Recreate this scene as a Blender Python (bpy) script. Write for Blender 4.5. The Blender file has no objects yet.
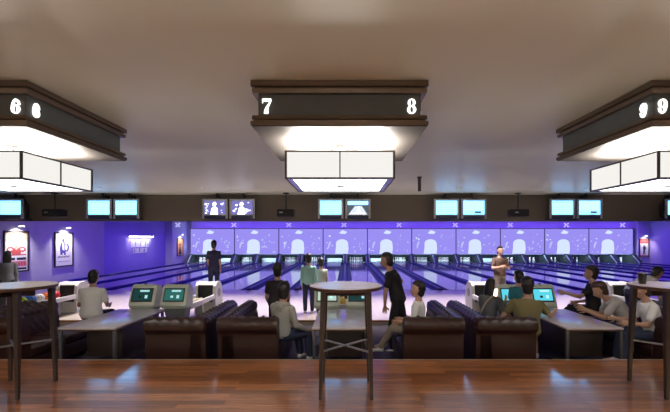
import bpy, bmesh, math, random
from mathutils import Vector, Matrix
random.seed(7)
PI = math.pi
S = bpy.context.scene
COL = S.collection

# ------------------------------------------------------------------ measures
CAMH = 1.55
FPX = 390.0
PIT = -0.40          # seating floor
APP = -0.29          # approach and lanes
CEIL = 2.92
P = 3.45             # pitch of a pair of lanes
X0 = -0.056          # centre of the pair 7 8
Y_EDGE, Y_APP, Y_FOUL, Y_MASK = 5.0, 8.86, 14.0, 30.4
XL, XR = -12.4, 23.7


# ------------------------------------------------------------------ materials
def mat(name, col, rough=0.5, metal=0.0, emit=None, estr=0.0, spec=0.5, noise=None, bump=None, coat=0.0):
    m = bpy.data.materials.new(name); m.use_nodes = True
    nt = m.node_tree; b = nt.nodes['Principled BSDF']
    b.inputs['Base Color'].default_value = (*col, 1)
    b.inputs['Roughness'].default_value = rough
    b.inputs['Metallic'].default_value = metal
    b.inputs['Specular IOR Level'].default_value = spec
    if coat: b.inputs['Coat Weight'].default_value = coat; b.inputs['Coat Roughness'].default_value = 0.1
    if emit:
        b.inputs['Emission Color'].default_value = (*emit, 1)
        b.inputs['Emission Strength'].default_value = estr
    if noise or bump:
        tc = nt.nodes.new('ShaderNodeTexCoord')
        nz = nt.nodes.new('ShaderNodeTexNoise')
        sc, amt = noise or bump
        nz.inputs['Scale'].default_value = sc
        nz.inputs['Detail'].default_value = 4
        nt.links.new(tc.outputs['Object'], nz.inputs['Vector'])
        if noise:
            rp = nt.nodes.new('ShaderNodeMapRange')
            rp.inputs['From Min'].default_value = .3; rp.inputs['From Max'].default_value = .7
            rp.inputs['To Min'].default_value = 1 - amt; rp.inputs['To Max'].default_value = 1 + amt
            mx = nt.nodes.new('ShaderNodeVectorMath'); mx.operation = 'SCALE'
            mx.inputs[0].default_value = col
            nt.links.new(nz.outputs['Fac'], rp.inputs['Value'])
            nt.links.new(rp.outputs['Result'], mx.inputs['Scale'])
            nt.links.new(mx.outputs['Vector'], b.inputs['Base Color'])
        if bump:
            bp = nt.nodes.new('ShaderNodeBump'); bp.inputs['Strength'].default_value = bump[1]
            bp.inputs['Distance'].default_value = .01
            nt.links.new(nz.outputs['Fac'], bp.inputs['Height'])
            nt.links.new(bp.outputs['Normal'], b.inputs['Normal'])
    return m


def emat(name, col, s):
    m = bpy.data.materials.new(name); m.use_nodes = True
    nt = m.node_tree; nt.nodes.clear()
    o = nt.nodes.new('ShaderNodeOutputMaterial'); e = nt.nodes.new('ShaderNodeEmission')
    e.inputs['Color'].default_value = (*col, 1); e.inputs['Strength'].default_value = s
    nt.links.new(e.outputs[0], o.inputs['Surface'])
    return m


def wood(name, c1, c2, mortar, w, h, rough, along='X', grain=.35, spec=.5, coat=0.0):
    m = bpy.data.materials.new(name); m.use_nodes = True
    nt = m.node_tree; b = nt.nodes['Principled BSDF']; N = nt.nodes.new; L = nt.links.new
    tc = N('ShaderNodeTexCoord'); mp = N('ShaderNodeMapping')
    if along == 'Y': mp.inputs['Rotation'].default_value = (0, 0, PI / 2)
    L(tc.outputs['Object'], mp.inputs['Vector'])
    br = N('ShaderNodeTexBrick'); br.offset = .37; br.offset_frequency = 2
    br.inputs['Color1'].default_value = (*c1, 1); br.inputs['Color2'].default_value = (*c2, 1)
    br.inputs['Mortar'].default_value = (*mortar, 1); br.inputs['Scale'].default_value = 1
    br.inputs['Mortar Size'].default_value = .0014; br.inputs['Bias'].default_value = 0
    br.inputs['Brick Width'].default_value = w; br.inputs['Row Height'].default_value = h
    L(mp.outputs['Vector'], br.inputs['Vector'])
    m2 = N('ShaderNodeMapping'); m2.inputs['Scale'].default_value = (1.6, 26, 1)
    if along == 'Y': m2.inputs['Scale'].default_value = (26, 1.6, 1)
    L(tc.outputs['Object'], m2.inputs['Vector'])
    nz = N('ShaderNodeTexNoise'); nz.inputs['Scale'].default_value = 2.2; nz.inputs['Detail'].default_value = 5
    L(m2.outputs['Vector'], nz.inputs['Vector'])
    rp = N('ShaderNodeMapRange'); rp.inputs['From Min'].default_value = .25; rp.inputs['From Max'].default_value = .75
    rp.inputs['To Min'].default_value = 1 - grain; rp.inputs['To Max'].default_value = 1 + grain
    L(nz.outputs['Fac'], rp.inputs['Value'])
    vm = N('ShaderNodeVectorMath'); vm.operation = 'SCALE'
    L(br.outputs['Color'], vm.inputs[0]); L(rp.outputs['Result'], vm.inputs['Scale'])
    L(vm.outputs['Vector'], b.inputs['Base Color'])
    b.inputs['Roughness'].default_value = rough; b.inputs['Specular IOR Level'].default_value = spec
    bp = N('ShaderNodeBump'); bp.inputs['Strength'].default_value = .06; bp.inputs['Distance'].default_value = .003
    b.inputs['Coat Weight'].default_value = coat; b.inputs['Coat Roughness'].default_value = .125; b.inputs['Coat IOR'].default_value = 1.75
    L(nz.outputs['Fac'], bp.inputs['Height']); L(bp.outputs['Normal'], b.inputs['Normal'])
    return m


M = {}
M['plank'] = wood('floor planks', (.47, .175, .055), (.19, .058, .017), (.05, .018, .008), 1.15, .085, .33, 'X', .60, coat=1.0)
M['ceil'] = mat('ceiling paint', (.61, .625, .535), .42, noise=(.5, .03), spec=.35)
M['ceil_dark'] = mat('lane ceiling paint', (.45, .43, .5), .7)
M['carpet'] = mat('dark carpet', (.055, .04, .055), .8, noise=(30, .3))
M['approach'] = wood('approach maple', (.62, .55, .47), (.58, .5, .43), (.4, .34, .3), 1.4, .06, .22, 'Y', .06)
M['lane'] = wood('lane boards', (.40, .36, .42), (.35, .32, .38), (.2, .18, .22), 2.2, .027, .07, 'Y', .08, spec=.8)
M['lanebed'] = mat('dark lane bed', (.03, .03, .09), .5)
M['gutter'] = mat('gutter plastic', (.011, .008, .14), .4, spec=.06)
M['divider'] = mat('lane capping', (.015, .010, .19), .35, spec=.06)
M['divider_end'] = mat('capping end', (.01, .01, .02), .5)
M['foul'] = mat('foul line', (.02, .02, .03), .4)
M['wall'] = mat('wall paint', (.55, .52, .66), .75, noise=(1.5, .03))
M['violet'] = mat('violet wall paint', (.42, .33, .78), .7, noise=(1.5, .03))
M['bulk'] = mat('bulkhead paint', (.105, .088, .07), .7)
M['rearwall'] = mat('rear wall paint', (.30, .24, .19), .8)
M['nosing'] = mat('brushed nosing', (.45, .38, .32), .35, .7)
M['nosing_wood'] = mat('wooden nosing', (.34, .16, .06), .4)
M['riser'] = mat('step riser', (.16, .12, .16), .6)
M['sign'] = mat('sign charcoal', (.050, .052, .049), .55, noise=(8, .1))
M['mould'] = mat('bronze moulding', (.105, .070, .046), .33, .5)
M['signunder'] = mat('sign underside', (.062, .054, .049), .55, spec=.05)  # colour darkened to offset the fill light added on the lamp tops
M['white_e'] = emat('lit numeral', (1, .98, .93), 2.2)
M['shade'] = emat('lit shade', (.95, .925, .88), .97)
M['diff'] = emat('lit diffuser', (1, .97, .93), 6.0)
M['frame_dk'] = mat('lamp frame', (.05, .04, .035), .4, .6)
M['chrome'] = mat('chrome', (.7, .7, .72), .2, 1)
M['black'] = mat('black plastic', (.012, .012, .014), .45)
M['blackm'] = mat('matt black', (.008, .008, .01), .8)
M['silver'] = mat('silver bezel', (.42, .44, .46), .35, .4)
M['dkblue'] = mat('navy plastic', (.02, .03, .07), .4)
M['cyan_e'] = emat('lit cyan screen', (.125, .42, .86), 4.6)
M['cyan2_e'] = emat('lit pale cyan', (.15, .46, .88), 4.7)
M['cyan3_e'] = emat('lit cyan line', (.115, .38, .78), 4.2)
M['tvd_e'] = emat('lit violet picture', (.16, .15, .40), 1.3)
M['tvm_e'] = emat('lit lilac picture', (.42, .40, .85), 2.8)
M['tvw_e'] = emat('lit white picture', (.85, .88, 1.0), 3.0)
M['tvg_e'] = emat('lit grey picture', (.10, .12, .15), 1.0)
M['tvg2_e'] = emat('lit pale grey picture', (.5, .55, .62), 1.6)
M['scr_e'] = emat('projected violet', (.33, .28, .90), 1.0)
M['scr2_e'] = emat('projected pale violet', (.52, .53, .98), 1.0)
M['scr3_e'] = emat('projected white', (.66, .76, 1.0), 1.05)
M['scr4_e'] = emat('projected lilac', (.38, .34, .90), 1.0)
M['scrframe'] = mat('screen frame', (.03, .025, .08), .5)
M['deck_e'] = emat('pin deck light', (.66, 1.0, .97), 60.0)
M['kick'] = mat('white kickback', (.65, .68, .70), .4)
M['curtain'] = mat('pit curtain', (.008, .012, .016), .8)
M['sweep'] = mat('white sweep board', (.85, .9, .9), .4)
M['pin'] = mat('pin white', (.85, .85, .82), .25)
M['pinred'] = mat('pin red', (.6, .03, .03), .3)
M['leather'] = mat('oxblood leather', (.030, .0105, .009), .36, bump=(60, .25), coat=.1)
M['leather_d'] = mat('sofa foot wood', (.02, .01, .008), .4)
M['laminate'] = mat('table laminate', (.52, .47, .50), .20, spec=.9, noise=(6, .06))
M['tabletop'] = mat('bar top laminate', (.46, .40, .36), .25, noise=(7, .06))
M['edgewood'] = mat('dark edge band', (.07, .032, .022), .4)
M['legwood'] = mat('dark brown leg', (.036, .021, .017), .4, noise=(14, .2))
M['steel'] = mat('grey steel', (.30, .31, .34), .35, .8)
M['legsteel'] = mat('dark steel', (.10, .10, .12), .4, .6)
M['box'] = mat('dark cupboard', (.028, .018, .016), .5)
M['cons'] = mat('console grey green', (.60, .66, .58), .4)
M['cons_k'] = mat('kickback dark', (.05, .06, .07), .5)
M['cons_d'] = mat('console lower grey', (.22, .23, .23), .5)
M['cons_s_e'] = emat('console screen', (.012, .05, .05), 1.0)
M['cons_t_e'] = emat('console text', (.45, .75, .78), 1.0)
M['cons_g_e'] = emat('console green', (.03, .14, .12), 1.0)
M['cons_p_e'] = emat('console pale screen', (.55, .72, .60), .9)
M['twin_e'] = emat('twin spot glass', (.62, .60, 1.0), 1.7)
M['cons_b_e'] = emat('console bright screen', (.10, .62, .75), 1.1)
M['cons_b2_e'] = emat('console bright text', (.5, .9, .95), 1.1)
M['ret'] = mat('ball return white', (.62, .62, .62), .4)
M['ret_g'] = mat('ball return grey', (.25, .25, .28), .5)
M['track'] = mat('ball track beige', (.50, .46, .36), .5)
M['pframe'] = mat('poster frame', (.03, .022, .02), .4)
M['paper'] = mat('poster paper', (.80, .79, .80), .6)
M['p_tan'] = mat('print tan', (.62, .45, .30), .6)
M['p_red'] = mat('print red', (.50, .08, .08), .6)
M['p_pink'] = mat('print pink', (.70, .18, .26), .6)
M['p_blk'] = mat('print black', (.015, .013, .03), .6)
M['p_blue'] = mat('print blue', (.05, .05, .28), .6)
M['p_org'] = mat('print orange', (.70, .30, .12), .6)
M['cup'] = mat('dark tumbler', (.05, .045, .045), .25, .6)
M['lampw_e'] = emat('picture lamp bulb', (1, .97, .9), 14)
M['bar_e'] = emat('sign bar light', (1, .98, .92), 30)
M['letter'] = mat('raised sign lettering', (.9, .88, .85), .5)
M['down_e'] = emat('downlight lens', (.75, .85, 1.0), 8)
M['skin'] = mat('skin', (.46, .27, .19), .5)
M['lip'] = mat('lip', (.36, .14, .11), .5)
M['eyew'] = mat('eye white', (.7, .7, .7), .3)
M['iris'] = mat('dark iris', (.02, .012, .01), .2)
M['hair'] = mat('black hair', (.012, .009, .009), .45)
M['hairb'] = mat('brown hair', (.06, .032, .02), .45)
M['c_white'] = mat('white cotton', (.84, .84, .85), .8)
M['c_offw'] = mat('grey white cotton', (.50, .47, .46), .8)
M['c_grey'] = mat('grey jersey', (.33, .33, .31), .9)
M['c_dgrey'] = mat('slate jersey', (.11, .12, .13), .9)
M['c_black'] = mat('black cotton', (.010, .010, .012), .85)
M['c_char'] = mat('charcoal cotton', (.022, .017, .02), .85)
M['c_mint'] = mat('mint knit', (.30, .56, .52), .9)
M['c_cream'] = mat('pale cotton', (.55, .58, .52), .9)
M['c_olive'] = mat('olive cotton', (.17, .145, .065), .85)
M['c_tan'] = mat('brown cotton', (.11, .065, .045), .85)
M['c_khaki'] = mat('khaki cotton', (.20, .165, .13), .85)
M['c_denim'] = mat('dark denim', (.025, .032, .075), .85)
M['c_navy'] = mat('navy cotton', (.02, .02, .06), .85)
M['c_teal'] = mat('teal cotton', (.02, .16, .22), .85)
M['shoe_b'] = mat('black shoe', (.015, .015, .017), .4)
M['shoe_w'] = mat('white shoe', (.60, .60, .60), .5)
M['strap'] = mat('beige strap', (.45, .40, .32), .6)
M['phone'] = mat('phone case', (.25, .02, .03), .4)
M['phone_e'] = emat('phone screen', (1, .78, .55), 3.5)
for nm, c in (('white', (.75, .72, .66)), ('blue', (.03, .13, .45)), ('lime', (.50, .68, .03)), ('orange', (.65, .16, .04)),
              ('yellow', (.75, .55, .10)), ('dark', (.02, .02, .04)), ('red', (.5, .03, .03))):
    M['ball_' + nm] = mat(nm + ' ball', c, .12)


# ------------------------------------------------------------------ mesh helpers
def box(bm, c, s, mi=0, bev=0, rot=None, seg=2):
    r = bmesh.ops.create_cube(bm, size=1)
    vs = r['verts']
    bmesh.ops.scale(bm, verts=vs, vec=s)
    fs = set(f for v in vs for f in v.link_faces)
    if bev > 0:
        es = list(set(e for v in vs for e in v.link_edges))
        rr = bmesh.ops.bevel(bm, geom=es, offset=bev, segments=seg, affect='EDGES', profile=.6)
        fs = set(rr['faces'])
        vs = list(set(v for f in fs for v in f.verts))
        st = [vs[0]]; seen = {vs[0]}
        while st:
            v = st.pop()
            for e in v.link_edges:
                o = e.other_vert(v)
                if o not in seen: seen.add(o); st.append(o)
        vs = list(seen); fs = set(f for v in vs for f in v.link_faces)
    mt = Matrix.Translation(Vector(c))
    if rot is not None: mt = mt @ rot
    bmesh.ops.transform(bm, matrix=mt, verts=vs)
    for f in fs: f.material_index = mi
    return vs


def rx(a): return Matrix.Rotation(a, 4, 'X')
def ry(a): return Matrix.Rotation(a, 4, 'Y')
def rz(a): return Matrix.Rotation(a, 4, 'Z')


def loft(bm, rings, mi=0, cap=True, closed=True):
    rs = [[bm.verts.new(p) for p in r] for r in rings]
    n = len(rs[0])
    for a, b in zip(rs, rs[1:]):
        for i in range(n if closed else n - 1):
            f = bm.faces.new((a[i], a[(i + 1) % n], b[(i + 1) % n], b[i])); f.material_index = mi
    if cap:
        f = bm.faces.new(list(reversed(rs[0]))); f.material_index = mi
        f = bm.faces.new(rs[-1]); f.material_index = mi
    return rs


def frame(d):
    d = Vector(d).normalized()
    a = Vector((0, 0, 1)) if abs(d.z) < .9 else Vector((1, 0, 0))
    u = a.cross(d).normalized(); v = d.cross(u)
    return u, v


def tube(bm, pts, radii, n=10, mi=0, round_=True, flat=1.0):
    pts = [Vector(p) for p in pts]; rad = list(radii) if hasattr(radii, '__len__') else [radii] * len(pts)
    if round_:
        d0 = (pts[0] - pts[1]).normalized(); d1 = (pts[-1] - pts[-2]).normalized()
        pts = [pts[0] + d0 * rad[0] * .92, pts[0] + d0 * rad[0] * .6] + pts + [pts[-1] + d1 * rad[-1] * .6, pts[-1] + d1 * rad[-1] * .92]
        rad = [rad[0] * .35, rad[0] * .8] + rad + [rad[-1] * .8, rad[-1] * .35]
    u, v = frame(pts[1] - pts[0]); rings = []
    for i, p in enumerate(pts):
        d = (pts[min(i + 1, len(pts) - 1)] - pts[max(i - 1, 0)]).normalized()
        u = (u - d * u.dot(d)).normalized(); v = d.cross(u)
        rings.append([p + (u * math.cos(2 * PI * k / n) + v * math.sin(2 * PI * k / n) * flat) * rad[i] for k in range(n)])
    return loft(bm, rings, mi)


def ell(bm, c, r, mi=0, rot=None, seg=16, rings=10):
    q = bmesh.ops.create_uvsphere(bm, u_segments=seg, v_segments=rings, radius=1)
    vs = q['verts']
    bmesh.ops.scale(bm, verts=vs, vec=r)
    mt = Matrix.Translation(Vector(c))
    if rot is not None: mt = mt @ rot
    bmesh.ops.transform(bm, matrix=mt, verts=vs)
    for f in set(f for v in vs for f in v.link_faces): f.material_index = mi
    return vs


def lathe(bm, prof, c=(0, 0, 0), n=20, mi=0, rot=None):
    c = Vector(c); rot = rot.to_3x3() if rot is not None else Matrix.Identity(3)
    rings = [[c + rot @ Vector((r * math.cos(2 * PI * k / n), r * math.sin(2 * PI * k / n), z)) for k in range(n)] for r, z in prof]
    return loft(bm, rings, mi)


def poly(bm, pts, mi=0, ext=None):
    """flat polygon, or an extruded plate when ext is a vector"""
    vs = [bm.verts.new(p) for p in pts]
    f = bm.faces.new(vs); f.material_index = mi
    if ext is not None:
        e = Vector(ext)
        w = [bm.verts.new(v.co + e) for v in vs]
        g = bm.faces.new(list(reversed(w))); g.material_index = mi
        n = len(vs)
        for i in range(n):
            q = bm.faces.new((vs[i], w[i], w[(i + 1) % n], vs[(i + 1) % n])); q.material_index = mi


def obj(name, bm, mats, parent=None, smooth=True, ang=38, loc=None, kind=None, label=None):
    bmesh.ops.recalc_face_normals(bm, faces=bm.faces[:])
    me = bpy.data.meshes.new(name); bm.to_mesh(me); bm.free()
    if not isinstance(mats, (list, tuple)): mats = [mats]
    for m in mats: me.materials.append(M[m] if isinstance(m, str) else m)
    if smooth:
        me.polygons.foreach_set('use_smooth', [True] * len(me.polygons))
        me.set_sharp_from_angle(angle=math.radians(ang))
    o = bpy.data.objects.new(name, me); COL.objects.link(o)
    if parent: o.parent = parent
    if loc: o.location = loc
    if kind: o['kind'] = kind
    if label: o['label'] = label
    return o


def BM(): return bmesh.new()


def boxo(name, c, s, m, parent=None, bev=0, rot=None, **k):
    bm = BM(); box(bm, c, s, 0, bev, rot); return obj(name, bm, m, parent, **k)


def thing(name, label, cat, loc=(0, 0, 0), rotz=0, group=None):
    o = bpy.data.objects.new(name, None); COL.objects.link(o)
    o.location = loc; o.rotation_euler = (0, 0, rotz); o.empty_display_size = .1
    o['label'] = label; o['category'] = cat
    if group: o['group'] = group
    return o


def tag(o, label, cat, group=None):
    o['label'] = label; o['category'] = cat
    if group: o['group'] = group
    return o


def struct(name, c, s, m):
    return boxo(name, c, s, m, kind='structure', smooth=False)


def dup(root, loc, rotz=None, label=None, group=None):
    r = root.copy(); COL.objects.link(r); r.location = loc
    if rotz is not None: r.rotation_euler = (0, 0, rotz)
    if label: r['label'] = label
    if group: r['group'] = group
    for ch in list(root.children):
        c = ch.copy(); COL.objects.link(c); c.parent = r
        for g in list(ch.children):
            d = g.copy(); COL.objects.link(d); d.parent = c
    return r


ORD = ['first', 'second', 'third', 'fourth', 'fifth', 'sixth', 'seventh', 'eighth', 'ninth', 'tenth', 'eleventh', 'twelfth',
       'thirteenth', 'fourteenth', 'fifteenth', 'sixteenth', 'seventeenth', 'eighteenth', 'nineteenth', 'twentieth', 'last']

# ------------------------------------------------------------------ the room
bx0, bx1 = XL - .75, XR + .25
cx, wx = (bx0 + bx1) / 2, bx1 - bx0
struct('floor', (cx, (-4 + Y_EDGE) / 2, -.2), (wx, Y_EDGE + 4, .4), 'plank')
struct('floor_lounge', (cx, (Y_EDGE + Y_APP) / 2, PIT - .05), (wx, Y_APP - Y_EDGE, .1), 'carpet')
struct('floor_approach', (cx, (Y_APP + Y_FOUL) / 2, APP - .12), (wx, Y_FOUL - Y_APP, .24), 'approach')
struct('floor_lane_bed', (cx, (Y_FOUL + 32) / 2, APP - .3), (wx, 32 - Y_FOUL, .3), 'lanebed')
struct('trim_1', (cx, Y_EDGE + .006, -.012), (wx, .03, .030), 'nosing')
struct('trim_2', (cx, Y_APP - .01, APP - .022), (wx, .03, .044), 'nosing_wood')
struct('ceiling', (cx, 4.05, CEIL + .05), (wx, 16.1, .1), 'ceil')
struct('ceiling_lanes', (cx, 22.15, CEIL + .05), (wx, 20.1, .1), 'ceil_dark')
struct('wall_bulkhead', (cx, 12.2, (2.108 + CEIL) / 2), (wx, .2, CEIL - 2.108), 'bulk')
struct('wall_back', (cx, 32.05, (APP - .3 + CEIL) / 2), (wx, .1, CEIL - APP + .3), 'wall')
struct('wall_rear', (cx, -4.05, CEIL / 2 - .2), (wx, .1, CEIL + .4), 'rearwall')
hz0, hz1 = -.7, CEIL
def side(name, x0, x1, y0, y1, m='wall'):
    return struct(name, ((x0 + x1) / 2, (y0 + y1) / 2, (hz0 + hz1) / 2), (x1 - x0, y1 - y0, hz1 - hz0), m)
side('wall_left', XL - .75, XL, -4, 20.0)
side('wall_left_recess', XL - .75, XL - .5, 20.0, 27.85, 'violet')
side('wall_left_far', XL - .75, XL, 27.85, 32)
side('wall_right', XR, XR + .25, -4, 32, 'violet')
side('wall_right_pier', XR - .18, XR, 27.6, 29.0, 'violet')
# return wall beside the screens at the right, carrying a poster
side('wall_right_return', X0 + 6.5 * P + .25, XR, 30.3, 30.5)
# upper strip over the projection screens
struct('trim_3', (cx, 30.5, 2.66), (X0 + 6.5 * P + .25 - XL + .0 + .0 if False else 34.9, .2, .52), 'wall')
bpy.data.objects['trim_3'].location.x = 0


# ------------------------------------------------------------------ lanes
LX = [X0 - 3.5 * P + P / 4 + k * P / 2 for k in range(20)]
DX = [X0 - 3.5 * P + k * P / 2 for k in range(21)]
ylen = 29.3 - Y_FOUL
ln = thing('bowling_lane', 'glossy bowling lane, first counted from the wall with the lit sign', 'bowling lane', (LX[0], Y_FOUL, APP), 0, 'bowling lanes')
bm = BM(); box(bm, (0, ylen / 2 + 1.05, -.03), (1.07, ylen + 2.1, .06)); obj('lane_surface', bm, 'lane', ln)
bm = BM(); box(bm, (0, .02, .0012), (1.07, .05, .002)); obj('foul_line', bm, 'foul', ln)
for s in (-1, 1):
    bm = BM(); n = 8
    def pr(y): return [Vector((s * (.54 + .1175) + .1175 * math.cos(PI + PI * k / n), y, -.002 + .08 * math.sin(PI + PI * k / n))) for k in range(n + 1)]
    a = pr(.05); b = pr(ylen + 2.1)
    loft(bm, [a + [Vector((p.x, p.y, p.z - .012)) for p in reversed(a)], b + [Vector((p.x, p.y, p.z - .012)) for p in reversed(b)]])
    obj('gutter', bm, 'gutter', ln)
bm = BM()
for i in range(-3, 4):
    w, l = .03, .14; y = 4.2 + (3 - abs(i)) * .25 * -1 + .75
    poly(bm, [(i * .13 - w / 2, y - l, .0015), (i * .13 + w / 2, y - l, .0015), (i * .13, y, .0015)], ext=(0, 0, -.001))
obj('aiming_arrow', bm, 'foul', ln)
for k in range(1, 20):
    dup(ln, (LX[k], Y_FOUL, APP), label='glossy bowling lane, %s counted from the wall with the lit sign' % ORD[k])

dv = thing('lane_divider', 'dark blue capping beside the first bowling lane, along the wall', 'lane divider', (DX[0], Y_FOUL, APP), 0, 'lane dividers')
bm = BM()
w = .165
prof = [(-w / 2, -.05), (-w / 2, .03), (-w / 2 + .03, .055), (w / 2 - .03, .055), (w / 2, .03), (w / 2, -.05)]
loft(bm, [[Vector((x, y, z)) for x, z in prof] for y in (.12, ylen + .03)])
obj('capping', bm, 'divider', dv)
bm = BM(); box(bm, (0, .07, .005), (.15, .1, .11), 0, .02); obj('end_cap', bm, 'divider_end', dv)
for k in range(1, 21):
    lab = ('dark blue capping dividing lanes %d and %d from the wall' % (k, k + 1)) if k < 20 else 'dark blue capping beyond the twentieth bowling lane'
    lab = ('dark blue capping between the %s and %s bowling lanes' % (ORD[k - 1], ORD[k])) if k < 20 else lab
    dup(dv, (DX[k], Y_FOUL, APP), label=lab)

# pinsetters, pins and sweep boards
yd = 29.3
ps = thing('pinsetter', 'dark pin deck at the end of the first lane', 'pinsetter', (LX[0], yd, APP), 0, 'pinsetters')
for s in (-1, 1):
    bm = BM(); poly(bm, [(s * .82 - .025, .1, -.05), (s * .82 - .025, 2.2, -.05), (s * .82 - .025, 2.2, .62), (s * .82 - .025, .62, .62), (s * .82 - .025, .1, .2)], ext=(.05, 0, 0))
    obj('kickback', bm, 'cons_k', ps)
    bm = BM(); tube(bm, [(s * .76, .30, .04), (s * .76, .95, .56)], .04, 8); obj('sweep_arm', bm, 'kick', ps)
bm = BM(); box(bm, (0, 2.25, .42), (1.58, .05, .82)); obj('curtain', bm, 'curtain', ps)
bm = BM(); box(bm, (0, 1.03, .60), (1.4, .03, .04), 0, .01); obj('deck_light', bm, 'deck_e', ps)
bm = BM(); box(bm, (0, .995, .605), (1.5, .02, .06)); obj('light_shield', bm, 'black', ps)
for k in range(1, 20):
    dup(ps, (LX[k], yd, APP), label='dark pin deck at the end of the %s lane' % ORD[k])
sweep_lanes = {1, 3, 6, 8, 13}
sw0 = None
for k in sorted(sweep_lanes):
    if sw0 is None:
        bm = BM(); box(bm, (0, 0, .27), (1.15, .03, .30), 0, .012); box(bm, (-.62, .2, .33), (.04, .5, .05)); box(bm, (.62, .2, .33), (.04, .5, .05))
        sw0 = obj('sweep_board', bm, 'sweep'); o = sw0
    else:
        o = sw0.copy(); COL.objects.link(o)
    o.location = (LX[k], yd + 1.7, APP - .11)
    tag(o, 'white sweep board lowered before the pins of the %s lane' % ORD[k], 'sweep board', 'sweep boards')
pin0 = None
pprof = [(.025, 0), (.03, .01), (.045, .05), (.0605, .115), (.052, .17), (.030, .225), (.0235, .255), (.028, .29), (.0325, .335), (.026, .365), (.01, .381)]
for k in range(20):
    if k in sweep_lanes: continue
    for r in range(4):
        for i in range(r + 1):
            pos = (LX[k] + (i - r / 2) * .305, yd + 1.18 + r * .264, APP)
            if pin0 is None:
                bm = BM(); lathe(bm, pprof, n=12)
                for f in bm.faces:
                    z = f.calc_center_median().z
                    if .235 < z < .275: f.material_index = 1
                pin0 = obj('bowling_pin', bm, ['pin', 'pinred']); o = pin0
            else:
                o = pin0.copy(); COL.objects.link(o)
            o.location = pos
            tag(o, 'white bowling pin standing in the pin deck of the %s lane' % ORD[k], 'bowling pin', 'bowling pins of the %s lane' % ORD[k])

# ------------------------------------------------------------------ projection screens
SW, SZ0, SZ1 = P - .06, .40, 2.33
def screen_mesh(seed, busy):
    r = random.Random(seed); bm = BM()
    W, H = SW, SZ1 - SZ0
    box(bm, (0, 0, H / 2), (W, .04, H), 0)
    y = -.0215
    def U(u, v, d=0): return Vector(((u - .5) * W, y - d, v * H))
    arch = [U(.265, 0), U(.285, .25)] + [U(.425 - .14 * math.cos(a), .42 + .17 * math.sin(a)) for a in [PI * q / 10 for q in range(11)]] + [U(.575, .2), U(.56, 0)]
    poly(bm, arch, 3)
    poly(bm, [U(.36, .83), U(.42, .80), U(.50, .80), U(.545, .88), U(.49, .92), U(.43, .955), U(.40, .91)], 3)
    poly(bm, [U(.10, .22), U(.125, .22), U(.155, .38), U(.18, .48), U(.145, .50), U(.11, .40)], 2)
    for q in range(busy):
        u = r.uniform(.62, .95) if q % 4 else r.uniform(.03, .22); v = r.uniform(.06, .78)
        a = r.uniform(.025, .06); b = a * r.uniform(1, 2.2); t = r.uniform(0, PI); n = 7
        pts = []
        for m_ in range(n):
            an = 2 * PI * m_ / n; rr = r.uniform(.5, 1.2)
            px, pz = a * W * .55 * math.cos(an) * rr, b * H * .35 * math.sin(an) * rr
            pts.append(U(u, v, .0003 * q) + Vector((px * math.cos(t) - pz * math.sin(t), 0, px * math.sin(t) + pz * math.cos(t))))
        poly(bm, pts, 2 if q % 4 else 3)
    return bm
for k in range(10):
    x = X0 - 3 * P + k * P
    t = thing('projection_screen', 'violet projection screen with a white arch picture, %s from the wall with the lit sign' % ORD[k], 'projection screen', (x, Y_MASK, SZ0), 0, 'projection screens over the lanes')
    obj('picture', screen_mesh(k, 20 if k < 2 or k > 6 else 13), ['scr_e', 'scrframe', 'scr2_e', 'scr3_e', 'scr4_e'], t, smooth=False)
    bm = BM(); H = SZ1 - SZ0
    for s in (-1, 1): box(bm, (s * (SW / 2 + .014), .0, H / 2), (.03, .06, H + .1))
    box(bm, (0, 0, -.03), (SW, .06, .05)); box(bm, (0, 0, H + .02), (SW, .06, .03))
    obj('frame', bm, 'scrframe', t, smooth=False)

# ------------------------------------------------------------------ lane lights (double spots seen as small white crosses)
tw = thing('twin_spotlight', 'x', 'spotlight', (0, 0, 0), 0, 'twin spotlights over the lanes')
bm = BM(); tube(bm, [(0, 0, .5), (0, 0, .06)], .012, 8); box(bm, (0, 0, .06), (.09, .05, .05), 0, .01); obj('rod', bm, 'c_white', tw)
for s in (-1, 1):
    for q in (-1, 1):
        bm = BM(); d = Vector((s * .12, -.05, q * .10)); tube(bm, [Vector((s * .02, 0, .06 + q * .02)), Vector((0, 0, .06)) + d], [.014, .026], 8); obj('lamp_head', bm, 'twin_e', tw)
xs = [(p - 346) * 24 / 390 for p in (178, 234, 289, 344, 399, 455, 510, 566, 622)]
for i, x in enumerate(xs):
    lab = 'small white cross shaped spotlight over the lanes, %s from the lit sign wall' % ORD[i]
    if i == 0: tw.location = (x, 24, 2.35); tw['label'] = lab
    else: dup(tw, (x, 24, 2.35), label=lab)


# ------------------------------------------------------------------ numerals
def ring(bm, c, ro, ri, M3, n=28, ext=.012, mi=0, a0=0, a1=2 * PI):
    full = abs(a1 - a0 - 2 * PI) < 1e-6
    k = n if full else n + 1
    A = [a0 + (a1 - a0) * i / n for i in range(k)]
    o = [(c[0] + ro[0] * math.cos(a), c[1] + ro[1] * math.sin(a)) for a in A]
    q = [(c[0] + ri[0] * math.cos(a), c[1] + ri[1] * math.sin(a)) for a in A]
    band(bm, o, q, M3, ext, mi, full)


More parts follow.
